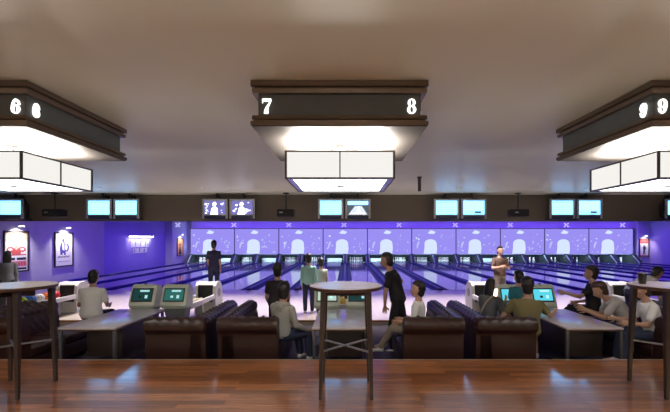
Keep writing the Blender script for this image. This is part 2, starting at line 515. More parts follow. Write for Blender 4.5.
def band(bm, o, q, M3, ext, mi=0, closed=False):
    f = lambda p, d: bm.verts.new(M3 @ Vector((p[0], -d, p[1])))
    O0 = [f(p, 0) for p in o]; O1 = [f(p, ext) for p in o]; Q0 = [f(p, 0) for p in q]; Q1 = [f(p, ext) for p in q]
    n = len(o); R = range(n if closed else n - 1)
    for i in R:
        j = (i + 1) % n
        for a in ((O1[i], O1[j], Q1[j], Q1[i]), (O0[i], Q0[i], Q0[j], O0[j]), (O0[i], O0[j], O1[j], O1[i]), (Q0[i], Q1[i], Q1[j], Q0[j])):
            bm.faces.new(a).material_index = mi
    if not closed:
        bm.faces.new((O0[0], O1[0], Q1[0], Q0[0])); bm.faces.new((O0[-1], Q0[-1], Q1[-1], O1[-1]))


def numeral(bm, ch, M3, h):
    """bold high-contrast numerals, drawn in the xz plane about the origin, facing -y"""
    s = h
    if ch == '8':
        ring(bm, (0, .24 * s), (.235 * s, .26 * s), (.085 * s, .205 * s), M3)
        ring(bm, (0, -.23 * s), (.275 * s, .28 * s), (.10 * s, .22 * s), M3)
    elif ch in '69':
        R = Matrix.Identity(4) if ch == '6' else ry(PI)
        T = M3 @ R
        sgn = 1
        E = .012
        # 9 is a 6 turned half round
        o = []; q = []
        ring(bm, (0, -.19 * s), (.27 * s, .31 * s), (.095 * s, .26 * s), T)
        for i in range(15):
            a = PI * 1.0 - (PI * .86) * i / 14
            o.append((.02 * s + .29 * s * math.cos(a), -.16 * s + .66 * s * math.sin(a)))
            q.append((.02 * s + (.11 + .05 * i / 14) * s * math.cos(a), -.16 * s + (.60) * s * math.sin(a)))
        band(bm, o, q, T, E)
        ring(bm, (.15 * s, .32 * s), (.085 * s, .085 * s), (.002, .002), T, 14)
    elif ch == '7':
        band(bm, [(-.27 * s, .50 * s), (.28 * s, .50 * s)], [(-.27 * s, .33 * s), (.28 * s, .33 * s)], M3, .012)
        band(bm, [(-.27 * s, .34 * s), (-.27 * s, .20 * s)], [(-.22 * s, .34 * s), (-.24 * s, .20 * s)], M3, .012)
        pts = [(.24, .34, .04), (.13, .12, .055), (.03, -.08, .085), (-.02, -.28, .115), (-.03, -.5, .13)]
        band(bm, [((x - w) * s, z * s) for x, z, w in pts], [((x + w) * s, z * s) for x, z, w in pts], M3, .012)
    elif ch == '5':
        band(bm, [(-.2 * s, .5 * s), (.24 * s, .5 * s)], [(-.2 * s, .34 * s), (.22 * s, .34 * s)], M3, .012)
        band(bm, [(-.2 * s, .5 * s), (-.2 * s, .02 * s)], [(-.15 * s, .5 * s), (-.15 * s, .02 * s)], M3, .012)
        ring(bm, (-.02 * s, -.18 * s), (.28 * s, .32 * s), (.10 * s, .26 * s), M3, 24, .012, 0, -PI * .8, PI * .75)
        ring(bm, (-.17 * s, -.34 * s), (.085 * s, .085 * s), (.002, .002), M3, 14)
    elif ch == '1':
        band(bm, [(-.085 * s, .5 * s), (-.085 * s, -.5 * s)], [(.085 * s, .5 * s), (.085 * s, -.5 * s)], M3, .012)
        band(bm, [(-.2 * s, -.44 * s), (.2 * s, -.44 * s)], [(-.2 * s, -.5 * s), (.2 * s, -.5 * s)], M3, .012)
    elif ch == '0':
        ring(bm, (0, 0), (.28 * s, .5 * s), (.10 * s, .44 * s), M3)


# ------------------------------------------------------------------ hanging signs with box lamps
YS = 3.35      # front of the sign
SD = 1.53      # moulding width and depth
def sign(x, nums, label, lamplabel):
    t = thing('lane_sign', label, 'sign', (x, YS + SD / 2, 2.535), 0, 'hanging lane number signs')
    b = 1.42
    bm = BM(); box(bm, (0, 0, .19), (b, b, .38)); bod = obj('body', bm, 'sign', t, smooth=False)
    for nm, z0, prof in (('upper_moulding', .275, [(b / 2, 0), (SD / 2 - .012, 0), (SD / 2 - .008, .034), (SD / 2 - .028, .040), (SD / 2 - .028, .052), (SD / 2, .058), (SD / 2, .105), (b / 2, .105)]),
                         ('lower_moulding', -.004, [(b / 2, .085), (SD / 2 - .012, .085), (SD / 2 - .008, .056), (SD / 2 - .026, .050), (SD / 2 - .026, .040), (SD / 2, .034), (SD / 2, 0), (b / 2, 0)])):
        bm = BM()
        loft(bm, [[Vector((sx * r, sy * r, z0 + z)) for sx, sy in ((-1, -1), (1, -1), (1, 1), (-1, 1))] for r, z in prof], cap=False)
        obj(nm, bm, 'mould', t, smooth=False)
    bm = BM(); box(bm, (0, 0, -.008), (SD - .02, SD - .02, .012)); obj('underside_panel', bm, 'signunder', t, smooth=False)
    zc = .172; h = .128
    f = b / 2 + .002
    places = [(nums[0], Matrix.Translation((-.635, -f, zc))), (nums[1], Matrix.Translation((.628, -f, zc))),
              (nums[1], Matrix.Translation((f, -.605, zc)) @ rz(PI / 2)), (nums[0], Matrix.Translation((-f, -.605, zc)) @ rz(-PI / 2))]
    for ch, mt in places:
        bm = BM()
        mt = mt @ Matrix.Diagonal((1.1, 1, 1, 1))
        if len(ch) == 1: numeral(bm, ch, mt, h)
        else:
            numeral(bm, ch[0], mt @ Matrix.Translation((-.035, 0, 0)), h); numeral(bm, ch[1], mt @ Matrix.Translation((.045, 0, 0)), h)
        obj('numeral', bm, 'white_e', bod, label='white lit numeral ' + ch)
    # box lamp
    L = thing('box_pendant_lamp', lamplabel, 'lamp', (x, 4.11, 2.11), 0, 'square box lamps under the signs')
    w = 1.0; hh = .257
    bm = BM()
    for s in (-1, 1):
        box(bm, (0, s * (w / 2 - .006), hh / 2), (w - .02, .004, hh - .02)); box(bm, (s * (w / 2 - .006), 0, hh / 2), (.004, w - .02, hh - .02))
    obj('shade', bm, 'shade', L, smooth=False)
    bm = BM(); box(bm, (0, 0, .004), (w - .12, w - .12, .006)); obj('diffuser', bm, 'diff', L, smooth=False)
    bm = BM()
    for s in (-1, 1):
        box(bm, (0, s * (w / 2 - .034), .003), (w - .02, .052, .006)); box(bm, (s * (w / 2 - .034), 0, .003), (.052, w - .124, .006))
    obj('bottom_border', bm, 'chrome', L, smooth=False)
    bm = BM(); e = .014
    for z in (.004, hh - .004):
        for s in (-1, 1):
            box(bm, (0, s * w / 2, z), (w + e, e, e)); box(bm, (s * w / 2, 0, z), (e, w + e, e))
    for sx in (-1, 0, 1):
        for sy in (-1, 0, 1):
            if sx == 0 and sy == 0: continue
            tt = e * 1.3 if sx and sy else e * .8
            box(bm, (sx * w / 2, sy * w / 2, hh / 2), (tt, tt, hh))
    box(bm, (0, 0, hh - .004), (w, .012, .012)); box(bm, (0, 0, hh - .004), (.012, w, .012))
    obj('frame', bm, 'frame_dk', L, smooth=False)
    bm = BM(); tube(bm, [(0, 0, hh), (0, 0, .398)], .011, 10, round_=False); lathe(bm, [(.06, .388), (.06, .402), (.02, .407)]); obj('stem', bm, 'chrome', L)
    bm = BM(); lathe(bm, [(.018, -.014), (.05, -.008), (.05, .0), (.02, .001)], n=24); obj('finial', bm, 'silver', L)
    # bulbs shining up out of the open top
    ld = bpy.data.lights.new('lamp_bulbs', 'AREA'); ld.shape = 'SQUARE'; ld.size = .55; ld.energy = UPW; ld.color = (1, .86, .70)
    lo = bpy.data.objects.new('lamp_bulbs', ld); COL.objects.link(lo); lo.location = (x, 4.11, 2.30); lo.rotation_euler = (PI, 0, 0)
    for i in range(4):  # added up-facing fill on the lamp top, hidden from below, brightens the ceiling
        a = i * PI / 2
        ld = bpy.data.lights.new('added_rim_fill', 'AREA'); ld.shape = 'RECTANGLE'; ld.size = .72; ld.size_y = .24; ld.energy = FILLW; ld.color = (1, .95, .86)
        lo = bpy.data.objects.new('added_rim_fill', ld); COL.objects.link(lo)
        lo.location = (x + .375 * math.sin(a), 4.11 - .375 * math.cos(a), 2.390)
        lo.rotation_euler = (math.radians(101), 0, a)
        lo.rotation_euler = Matrix((Vector((math.cos(a), math.sin(a), 0)), Vector((0, 0, 0)), Vector((0, 0, 0)))).to_euler() if False else (rz(a) @ rx(PI - math.radians(6))).to_euler()
UPW = 1
FILLW = 54
sign(X0, '78', 'square charcoal hanging sign reading 7 and 8, above the middle box lamp', 'glowing white square box lamp under the 7 8 sign')
sign(X0 - P, '56', 'square charcoal hanging sign with lit 6 at its corner', 'glowing white square box lamp under the sign with the 6')
sign(X0 + P, ['9', '10'], 'square charcoal hanging sign with lit 9 at its corner', 'glowing white square box lamp under the sign with the 9')

# ------------------------------------------------------------------ monitors on the bulkhead
def monitor(x, style, label):
    t = thing('monitor', label, 'monitor', (x, 11.6, 2.16), 0, 'ceiling monitors')
    W, H = .755, .585
    bm = BM()
    f = [(-W / 2, 0), (W / 2, 0), (W / 2, H), (-W / 2, H)]
    def rr(s, y, dz=0): return [Vector((a * s, y, H / 2 + (b - H / 2) * s + dz)) for a, b in f]
    loft(bm, [rr(.97, .04), rr(.97, .12), rr(.62, .40, -.03), rr(.58, .44, -.03)])
    obj('housing', bm, 'black', t, smooth=False)
    bm = BM()
    for s in (-1, 1): box(bm, (s * (W / 2 - .03), .02, H / 2), (.06, .05, H), 0, .008)
    box(bm, (0, .02, H - .028), (W - .12, .05, .055), 0, .006); box(bm, (0, .02, .105), (W - .12, .05, .03), 0, .004)
    obj('bezel', bm, 'silver', t)
    bm = BM(); box(bm, (0, .022, .045), (W - .12, .045, .09), 0, .008); obj('speaker_strip', bm, 'dkblue', t)
    bm = BM(); a, b0, b1 = .315, .12, H - .056
    box(bm, (0, .03, (b0 + b1) / 2), (2 * a, .02, b1 - b0), 0)
    y = .0185
    def U(u, v): return Vector(((u - .5) * 2 * a, y, b0 + v * (b1 - b0)))
    def q(u0, v0, u1, v1, mi): poly(bm, [U(u0, v0), U(u1, v0), U(u1, v1), U(u0, v1)], mi)
    if style == 'score':
        mats = ['cyan_e', 'cyan2_e', 'cyan3_e']
        for v in (.08, .24, .40, .56, .72): q(.05, v, .95, v + .09, 1)
        q(.05, .86, .95, .92, 2)
        for v in (.2, .36, .52): q(.08, v, .92, v + .015, 2)
    elif style == 'logo':
        mats = ['tvm_e', 'cyan2_e', 'tvd_e', 'cyan_e']
        mats = ['cyan_e', 'cyan2_e', 'tvg_e']; q(.05, .3, .95, .95, 1); q(.55, .08, .85, .24, 2)
    elif style == 'pin':
        mats = ['tvd_e', 'tvw_e', 'tvm_e']
        poly(bm, [U(.28, .0), U(.34, .42), U(.40, .55), U(.52, .58), U(.62, .45), U(.64, 0)], 1)
        poly(bm, [U(.38, .66), U(.52, .64), U(.58, .78), U(.5, .92), U(.4, .86)], 1)
        r = random.Random(x)
        for i in range(14):
            u = r.choice([r.uniform(.05, .25), r.uniform(.66, .94)]); v = r.uniform(.05, .9); d = r.uniform(.03, .08)
            poly(bm, [U(u - d, v), U(u, v - d), U(u + d, v + d * .4), U(u, v + d * 1.3)], 2 if i % 3 else 1)
    else:
        mats = ['tvg_e', 'tvg2_e', 'tvw_e', 'cyan2_e']
        q(.02, .70, .98, .97, 3); poly(bm, [U(.05, 0), U(.95, 0), U(.68, .62), U(.36, .62)], 1)
        poly(bm, [U(.1, 0), U(.9, 0), U(.8, .14), U(.2, .14)], 2); poly(bm, [U(.45, .2), U(.6, .2), U(.58, .55), U(.5, .55)], 2)
    obj('screen', bm, mats, t, smooth=False)
    bm = BM(); box(bm, (0, .25, -.012), (.5, .5, .02)); box(bm, (0, .42, .37), (.06, .12, .72)); box(bm, (0, .2, H + .10), (.05, .05, .24)); box(bm, (0, .2, H + .02), (.3, .2, .03))
    obj('mount', bm, 'black', t)
styles = {(-3, 1): 'score', (-2, 0): 'score', (-2, 1): 'score', (-1, 0): 'pin', (-1, 1): 'pin', (0, 0): 'score', (0, 1): 'lane',
          (1, 0): 'score', (1, 1): 'logo', (2, 0): 'score', (2, 1): 'logo', (3, 0): 'score'}
where = {-3: 'alone at the posters end of the bulkhead', -2: 'beyond the 6 sign', -1: 'between the 6 and 7 signs', 0: 'beyond the lamp of the 7 8 sign',
         1: 'between the 8 and 9 signs', 2: 'beyond the 9 sign', 3: 'alone at the end nearest the 9 sign'}
look = {'score': 'cyan scores', 'logo': 'cyan scores with a dark corner', 'pin': 'a white pin picture', 'lane': 'a grey lane picture'}
for (k, j), st in styles.items():
    monitor(-.05 + k * P + (-.405 if j == 0 else .405), st, 'monitor showing %s, %s%s' % (look[st], ('left one ' if j == 0 else 'right one ') if abs(k) < 3 else '', where[k]))

# projectors hung between the monitor pairs
pj = thing('projector', 'black ceiling projector hung near the posters, between cyan monitors', 'projector', (-8.66, 11.6, CEIL), 0, 'ceiling projectors')
bm = BM(); box(bm, (0, 0, -.60), (.50, .38, .22), 0, .03); pb = obj('body', bm, 'blackm', pj)
bm = BM(); tube(bm, [(0, 0, 0), (0, 0, -.5)], .022, 10, round_=False); lathe(bm, [(.09, -.03), (.09, 0)]); obj('pole', bm, 'black', pj)
bm = BM(); lathe(bm, [(.055, 0), (.055, .03), (.04, .035)], (.1, .19, -.6), rot=rx(-PI / 2)); obj('lens', bm, 'cup', pb)
bm = BM(); box(bm, (-.12, -.192, -.59), (.1, .006, .03)); obj('badge', bm, 'silver', pb)
dup(pj, (-1.78, 11.6, CEIL), label='black ceiling projector hung between the pin picture monitors and the middle pair')
dup(pj, (5.12, 11.6, CEIL), label='black ceiling projector hung near the lamp of the 9 sign')
# black cylinder hung from the ceiling
pc = thing('pendant_spotlight', 'slim black cylinder hanging from the ceiling beside the middle lamp', 'spotlight', (1.62, 8.6, CEIL))
bm = BM(); lathe(bm, [(.03, -.32), (.036, -.31), (.036, -.03), (.03, -.02)]); obj('tube', bm, 'black', pc)
bm = BM(); lathe(bm, [(.05, -.03), (.05, 0)]); obj('ceiling_plate', bm, 'black', pc)

# recessed downlights near the bulkhead
def spot(loc, energy, color, size, blend=.6, rot=(0, 0, 0), radius=.04, name='downlight_beam'):
    ld = bpy.data.lights.new(name, 'SPOT'); ld.energy = energy; ld.color = color; ld.spot_size = math.radians(size); ld.spot_blend = blend; ld.shadow_soft_size = radius
    lo = bpy.data.objects.new(name, ld); COL.objects.link(lo); lo.location = loc; lo.rotation_euler = rot
    return lo
dl0 = None
dw = {-2: 'towards the posters', -1: 'between the 6 and 7 signs', 0: 'behind the middle lamp', 1: 'between the 8 and 9 signs', 2: 'behind the lamp of the 9 sign'}
DOWNW = 420
for k in range(-2, 3):
    for j, dx in enumerate((-.36, .36)):
        loc = (-.05 + k * P + dx, 10.5, CEIL)
        if dl0 is None:
            dl0 = thing('downlight', '', 'downlight', loc, 0, 'recessed downlights')
            bm = BM(); lathe(bm, [(.07, -.012), (.075, 0), (.055, 0), (.05, -.010)]); obj('rim', bm, 'c_white', dl0)
            bm = BM(); lathe(bm, [(.048, -.006), (.048, -.002)]); obj('lens', bm, 'down_e', dl0); t = dl0
        else: t = dup(dl0, loc)
        t['label'] = 'small recessed ceiling downlight %s, %s of two' % (dw[k], 'left' if j == 0 else 'right')
        spot((loc[0], loc[1], CEIL - .03), DOWNW, (1, .90, .90), 88)

# ------------------------------------------------------------------ posters, picture lamps and the lit wall sign
def framed(name, label, loc, rotz, W, H, art):
    t = thing(name, label, 'poster', loc, rotz, 'framed posters on the walls')
    bm = BM(); e = .05
    for s in (-1, 1):
        box(bm, (s * (W / 2), -.02, 0), (e, .05, H + e)); box(bm, (0, -.02, s * H / 2), (W, .05, e))
    obj('frame', bm, 'pframe', t, smooth=False)
    bm = BM(); box(bm, (0, -.008, 0), (W, .012, H))
    def U(u, v, d=0): return Vector(((u - .5) * W, -.0150 - d, (v - .5) * H))
    mats = art(bm, U); obj('print', bm, mats, t, smooth=False)
    return t
def blob(bm, U, u, v, a, b, mi, n=14, d=0, w=0): poly(bm, [U(u + a * math.cos(2 * PI * i / n) * (1 + w * math.sin(3 * i)), v + b * math.sin(2 * PI * i / n) * (1 + w * math.sin(3 * i)), d) for i in range(n)], mi)
def rect(bm, U, u0, v0, u1, v1, mi, d=0): poly(bm, [U(u0, v0, d), U(u1, v0, d), U(u1, v1, d), U(u0, v1, d)], mi)
def art1(bm, U):
    rect(bm, U, .02, .76, .98, .98, 1)
    for s in (-1, 1):
        blob(bm, U, .5 + s * .24, .55, .17, .07, 2, w=.12, d=.0003); blob(bm, U, .5 + s * .25, .555, .09, .03, 0, d=.0006)
        blob(bm, U, .5 + s * .11, .47, .09, .05, 2, d=.0004)
    blob(bm, U, .5, .53, .10, .11, 2, d=.0005); blob(bm, U, .5, .58, .06, .04, 1, d=.0008)
    rect(bm, U, .08, .40, .92, .43, 2); 
    rect(bm, U, .08, .285, .44, .345, 4); rect(bm, U, .52, .285, .92, .345, 4)
    rect(bm, U, .06, .12, .94, .26, 3); rect(bm, U, .06, .04, .94, .09, 4)
    for i in range(7): rect(bm, U, .12 + i * .115, .15, .19 + i * .115, .23, 2, .0004)
    return ['paper', 'p_tan', 'p_red', 'p_pink', 'p_blk']
def art2(bm, U):
    blob(bm, U, .47, .78, .09, .055, 1); rect(bm, U, .40, .80, .54, .845, 1, .0002)
    poly(bm, [U(.34, .72, .0003), U(.56, .73, .0003), U(.60, .40, .0003), U(.30, .38, .0003), U(.27, .55, .0003)], 1)
    blob(bm, U, .66, .56, .13, .13, 1, d=.0005); blob(bm, U, .63, .56, .07, .09, 0, d=.0007)
    poly(bm, [U(.42, .70, .0009), U(.50, .70, .0009), U(.52, .46, .0009), U(.42, .50, .0009)], 0)
    rect(bm, U, .30, .34, .42, .42, 1, .0005); rect(bm, U, .50, .33, .60, .42, 1, .0005)
    for i in range(8): rect(bm, U, .16 + i * .085, .255, .215 + i * .085, .255 + .04 + .02 * (i % 2), 2)
    rect(bm, U, .18, .13, .84, .15, 3)
    return ['paper', 'p_blue', 'p_blk', 'c_grey']
def art3(bm, U):
    rect(bm, U, .04, .04, .96, .96, 1); poly(bm, [U(.25, .05, .0004), U(.75, .05, .0004), U(.62, .45, .0004), U(.5, .62, .0004), U(.38, .4, .0004)], 2); blob(bm, U, .5, .66, .09, .06, 2, d=.0006)
    return ['paper', 'p_org', 'p_blk']
def art4(bm, U):
    rect(bm, U, .04, .74, .96, .97, 1); rect(bm, U, .04, .03, .96, .09, 1); blob(bm, U, .5, .64, .07, .05, 2, d=.0003)
    poly(bm, [U(.36, .58, .0004), U(.64, .58, .0004), U(.60, .36, .0004), U(.62, .14, .0004), U(.53, .14, .0004), U(.5, .33, .0004), U(.46, .14, .0004), U(.38, .14, .0004), U(.41, .36, .0004)], 2)
    poly(bm, [U(.62, .57, .0006), U(.74, .44, .0006), U(.68, .41, .0006), U(.60, .50, .0006)], 2)
    return ['paper', 'p_red', 'p_blk']
RL = PI / 2    # faces +x
framed('poster', 'large framed poster with a red crest and dark lettering bars on the violet wall', (XL + .004, 14.65, 1.08), RL, 1.06, 1.5, art1)
framed('poster', 'white framed poster with a dark blue figure holding a shield', (XL + .004, 17.12, 1.09), RL, 1.08, 1.45, art2)
framed('poster', 'small orange poster with a dark figure in the violet corner beside the screens', (XL + .004, 29.1, .95), RL, 1.0, 1.25, art3)
framed('poster', 'red topped poster with a black standing figure beside the last screen', (X0 + 6.5 * P + .78, 30.295, .86), 0, .70, 1.40, art4)
def piclamp(loc, rotz, label, e=220, col=(1, .93, .85)):
    t = thing('picture_lamp', label, 'wall lamp', loc, rotz, 'picture lamps over the posters')
    bm = BM(); tube(bm, [(0, 0, 0), (0, -.1, .03), (0, -.2, .02)], .012, 8); box(bm, (0, -.008, 0), (.1, .016, .06), 0, .004); obj('arm', bm, 'silver', t)
    bm = BM(); box(bm, (0, -.22, .03), (.24, .08, .03), 0, .01); ph_ = obj('hood', bm, 'silver', t)
    bm = BM(); box(bm, (0, -.22, .008), (.2, .05, .012)); obj('bulb', bm, 'lampw_e', ph_)
    v = rz(rotz) @ Vector((0, -.3, .02)); d = rz(rotz) @ Vector((0, .35, -1))
    q = d.to_track_quat('-Z', 'Y').to_euler()
    spot((loc[0] + v.x, loc[1] + v.y, loc[2] + v.z), e, col, 120, .9, q, .05, 'picture_lamp_beam')
piclamp((XL, 14.65, 2.02), RL, 'small lit picture lamp above the red crest poster')
piclamp((XL, 17.12, 2.02), RL, 'small lit picture lamp above the dark blue figure poster')
piclamp((XL, 29.1, 1.85), RL, 'small lit picture lamp above the small orange poster', 90)
piclamp((X0 + 6.5 * P + .78, 30.3, 1.78), 0, 'small lit picture lamp above the red topped poster', 90)
ws = thing('wall_sign', 'lit wall sign of raised letters under a bar lamp on the violet recessed wall', 'sign', (XL - .5, 24.4, .95), RL)
bm = BM()
r = random.Random(4)
for row, (z, h, n, w) in enumerate(((.30, .42, 7, 2.1), (-.12, .30, 6, 1.7))):
    for i in range(n):
        x = -w / 2 + w * (i + .5) / n; cw = w / n * .62; k = (i + row) % 4
        box(bm, (x - cw * .4, -.02, z), (.07, .04, h))
        if k in (0, 2): box(bm, (x + cw * .4, -.02, z), (.07, .04, h))
        if k in (0, 1): box(bm, (x, -.02, z + h / 2 - .03), (cw, .04, .06))
        if k in (1, 3): box(bm, (x, -.02, z - h / 2 + .03), (cw, .04, .06))
        if k == 2: box(bm, (x, -.02, z), (cw, .04, .06))
obj('lettering', bm, 'letter', ws, smooth=False)
bm = BM(); box(bm, (0, -.03, .72), (2.7, .06, .10), 0, .01); box(bm, (0, -.16, .78), (2.7, .22, .03), 0, .01); bl = obj('bar_lamp_housing', bm, 'silver', ws)
bm = BM(); box(bm, (0, -.15, .757), (2.6, .16, .014)); obj('bar_lamp_tube', bm, 'bar_e', bl)

# ------------------------------------------------------------------ lounge furniture
def tuft(u, v, s=.14):
    d = 0
    a = (u + v) / s; b = (u - v) / s
    fa, fb = a - round(a), b - round(b)
    crease = max(math.exp(-(fa / .09) ** 2), math.exp(-(fb / .09) ** 2))
    dist = math.hypot(fa, fb)
    return -.010 * crease - .022 * math.exp(-(dist / .16) ** 2)


def rolled(bm, prof, tufted, y0, y1, ax, step=.028):
    """prof: list of (outward, z); tufted: list of bool; swept along the length. ax maps (outward, along, z) to xyz"""
    n = max(2, int((y1 - y0) / step)); P2 = [Vector((a, 0, b)) for a, b in prof]
    cum = [0]
    for i in range(1, len(P2)): cum.append(cum[-1] + (P2[i] - P2[i - 1]).length)
    rings = []
    for k in range(n + 1):
        y = y0 + (y1 - y0) * k / n; ring_ = []
        for i, p in enumerate(P2):
            t = (P2[min(i + 1, len(P2) - 1)] - P2[max(i - 1, 0)]).normalized()
            nrm = Vector((-t.z, 0, t.x)); q = p.copy()
            if tufted[i] and 0 < k < n: q += nrm * tuft(cum[i], y)
            ring_.append(ax(q.x, y, q.z))
        rings.append(ring_)
    loft(bm, rings)


def sofa_profile():
    # o = outward distance from the inner face line, z
    pr = []; tf = []
    def add(o, z, t): pr.append((o, z)); tf.append(t)
    add(.16, .10, False); add(.16, .35, False); add(.16, .66, False)
    cxo, cz, r = .125, .795, .105
    for i in range(17):
        a = math.radians(-60 + (270) * i / 16)
        add(cxo + r * math.cos(a), cz + r * math.sin(a), i > 3)
    for i in range(1, 12): add(.012 - .022 * i / 11 + .0, .70 - (.70 - .34) * i / 11, True)
    add(-.005, .10, False)
    return pr, tf
L2, DPT = 1.50, .82
SP, ST = sofa_profile()
def make_sofa(label, near=-1):
    t = thing('chesterfield_sofa', label, 'sofa', (0, 0, 0), 0, 'oxblood chesterfield sofas')
    xb = -DPT / 2 + .23 - .0   # inner face of the back
    bm = BM(); rolled(bm, SP, ST, -L2 / 2, L2 / 2, lambda o, a, z: Vector((xb - o, a, z))); obj('backrest', bm, 'leather', t, ang=60)
    for s in ((-1,) if near < 0 else (1,)):
        bm = BM(); yi = s * (L2 / 2 - .16)
        rolled(bm, SP, ST, -DPT / 2 + .02, DPT / 2, lambda o, a, z: Vector((a, yi + s * o, z - .004))); obj('armrest', bm, 'leather', t, ang=60)
    bm = BM(); box(bm, (.10, -near * .08, .20), (.60, L2 - .16, .20), 0, .02); bs = obj('base', bm, 'leather', t)
    for s in (-1, 1):
        bm = BM(); box(bm, (.115, s * .333 - near * .08, .375), (.59, .655, .15), 0, .045, seg=3); obj('seat_cushion', bm, 'leather', t)
    for sx in (-1, 1):
        for sy in (-1, 1):
            bm = BM(); lathe(bm, [(.022, 0), (.03, .03), (.038, .07), (.03, .11)], (sx * .30, sy * .62, 0)); obj('foot', bm, 'leather_d', bs)
    return t
GAPS = [-5.23, -1.80, 1.66, 5.12]
YSF = 5.15 + L2 / 2 + .07
sofa0 = [None, None]
slab = {
    (-5.23, 0): 'dark leather tufted sofa behind the bar table by the posters, facing the man in white',
    (-5.23, 1): 'dark leather tufted sofa hidden back to back at the posters end',
    (-1.80, 0): 'dark leather tufted sofa seating the person in the grey hoodie',
    (-1.80, 1): 'dark leather tufted sofa beside the long table near the two grey consoles',
    (1.66, 0): 'dark leather tufted sofa seating the man in the olive shirt',
    (1.66, 1): 'dark leather tufted sofa behind the man in black, seating a child in white',
    (5.12, 0): 'dark leather tufted sofa back to back behind the seated pair in white',
    (5.12, 1): 'dark leather tufted sofa behind the bar table with the tumbler, seating people in white'}
for g in GAPS:
    for j in (0, 1):
        x = g + (.045 + DPT / 2 + .02) * (1 if j == 0 else -1); rot = 0 if j == 0 else PI
        lab = slab[(g, j)]
        if sofa0[j] is None:
            sofa0[j] = make_sofa(lab, -1 if j == 0 else 1); sofa0[j].location = (x, YSF, PIT); sofa0[j].rotation_euler = (0, 0, rot)
        else: dup(sofa0[j], (x, YSF, PIT), rot, lab)

def low_table(x, label):
    t = thing('low_table', label, 'table', (x, 6.0, PIT), 0, 'long tables between the sofas')
    W, L, H = .78, 1.43, .745
    bm = BM(); box(bm, (0, 0, H - .012), (W, L, .024), 0, .004); obj('table_top', bm, 'laminate', t)
    bm = BM(); box(bm, (0, 0, H - .035), (W - .01, L - .01, .022)); obj('apron', bm, 'edgewood', t)
    for sx in (-1, 1):
        for sy in (-1, 1):
            bm = BM(); box(bm, (sx * (W / 2 - .025), sy * (L / 2 - .025), (H - .04) / 2), (.04, .04, H - .045), 0, .004); obj('leg', bm, 'legsteel', t)
    bm = BM(); box(bm, (.05, .12, .46), (.50, 1.05, .40), 0, .006); obj('cupboard', bm, 'box', t)
    bm = BM(); box(bm, (0, 0, .18), (W - .08, L - .1, .025)); obj('shelf', bm, 'box', t)
    return t
tb = low_table(-3.515, 'long laminate table beside the man in the white polo shirt')
dup(tb, (-.07, 6.0, PIT), label='long laminate table seen beyond the middle round bar table')
dup(tb, (3.375, 6.0, PIT), label='long laminate table beside the man in the olive shirt')


def bar_table(x, label):
    t = thing('bar_table', label, 'table', (x, 4.015, 0), 0, 'round bar tables on the wooden platform')
    H, R = 1.077, .374
    bm = BM(); lathe(bm, [(R - .03, H - .02), (R - .001, H - .005), (R - .004, H)], n=64); tt = obj('table_top', bm, 'tabletop', t)
    bm = BM(); lathe(bm, [(R - .012, H - .036), (R - .002, H - .030), (R, H - .010), (R - .001, H - .004)], n=64); obj('edge_band', bm, 'edgewood', tt)
    a = .248
    for sx in (-1, 1):
        for sy in (-1, 1):
            bm = BM()
            pts = [(sx * a, sy * a, 0, .014), (sx * (a - .006), sy * (a - .006), .30, .018), (sx * (a - .028), sy * (a - .028), H - .036, .026)]
            loft(bm, [[Vector((px + q * r_, py + w_ * r_, z)) for q, w_ in ((-1, -1), (1, -1), (1, 1), (-1, 1))] for px, py, z, r_ in pts])
            obj('leg', bm, 'legwood', t)
    bm = BM(); b = a - .03
    box(bm, (0, 0, H - .075), (.42, .03, .07)); box(bm, (0, 0, H - .075), (.03, .42, .07)); obj('top_brace', bm, 'legwood', t)
    for s in (-1, 1):
        bm = BM(); c = a - .012
        tube(bm, [(-c, -s * c, .455 + .004 * s), (c, s * c, .455 + .004 * s)], .011, 10, round_=False); obj('cross_stretcher', bm, 'steel', t, label='grey steel cross stretcher')
    return t
bt = bar_table(0.0, 'tall round bar table standing alone in the middle of the platform')
dup(bt, (-3.42, 4.015, 0), label='tall round bar table at the posters side, nearest the coloured balls')
dup(bt, (3.345, 4.015, 0), label='tall round bar table with a dark tumbler on it')
cp = thing('tumbler', 'dark tumbler standing on the round bar table', 'cup', (3.13, 4.12, 1.0775))
bm = BM(); lathe(bm, [(.030, 0), (.034, .004), (.040, .115), (.037, .115), (.031, .01)], n=24); obj('body', bm, 'cup', cp)
bm = BM(); lathe(bm, [(.040, .108), (.042, .112), (.042, .118), (.038, .118)], n=24); obj('rim', bm, 'steel', cp)


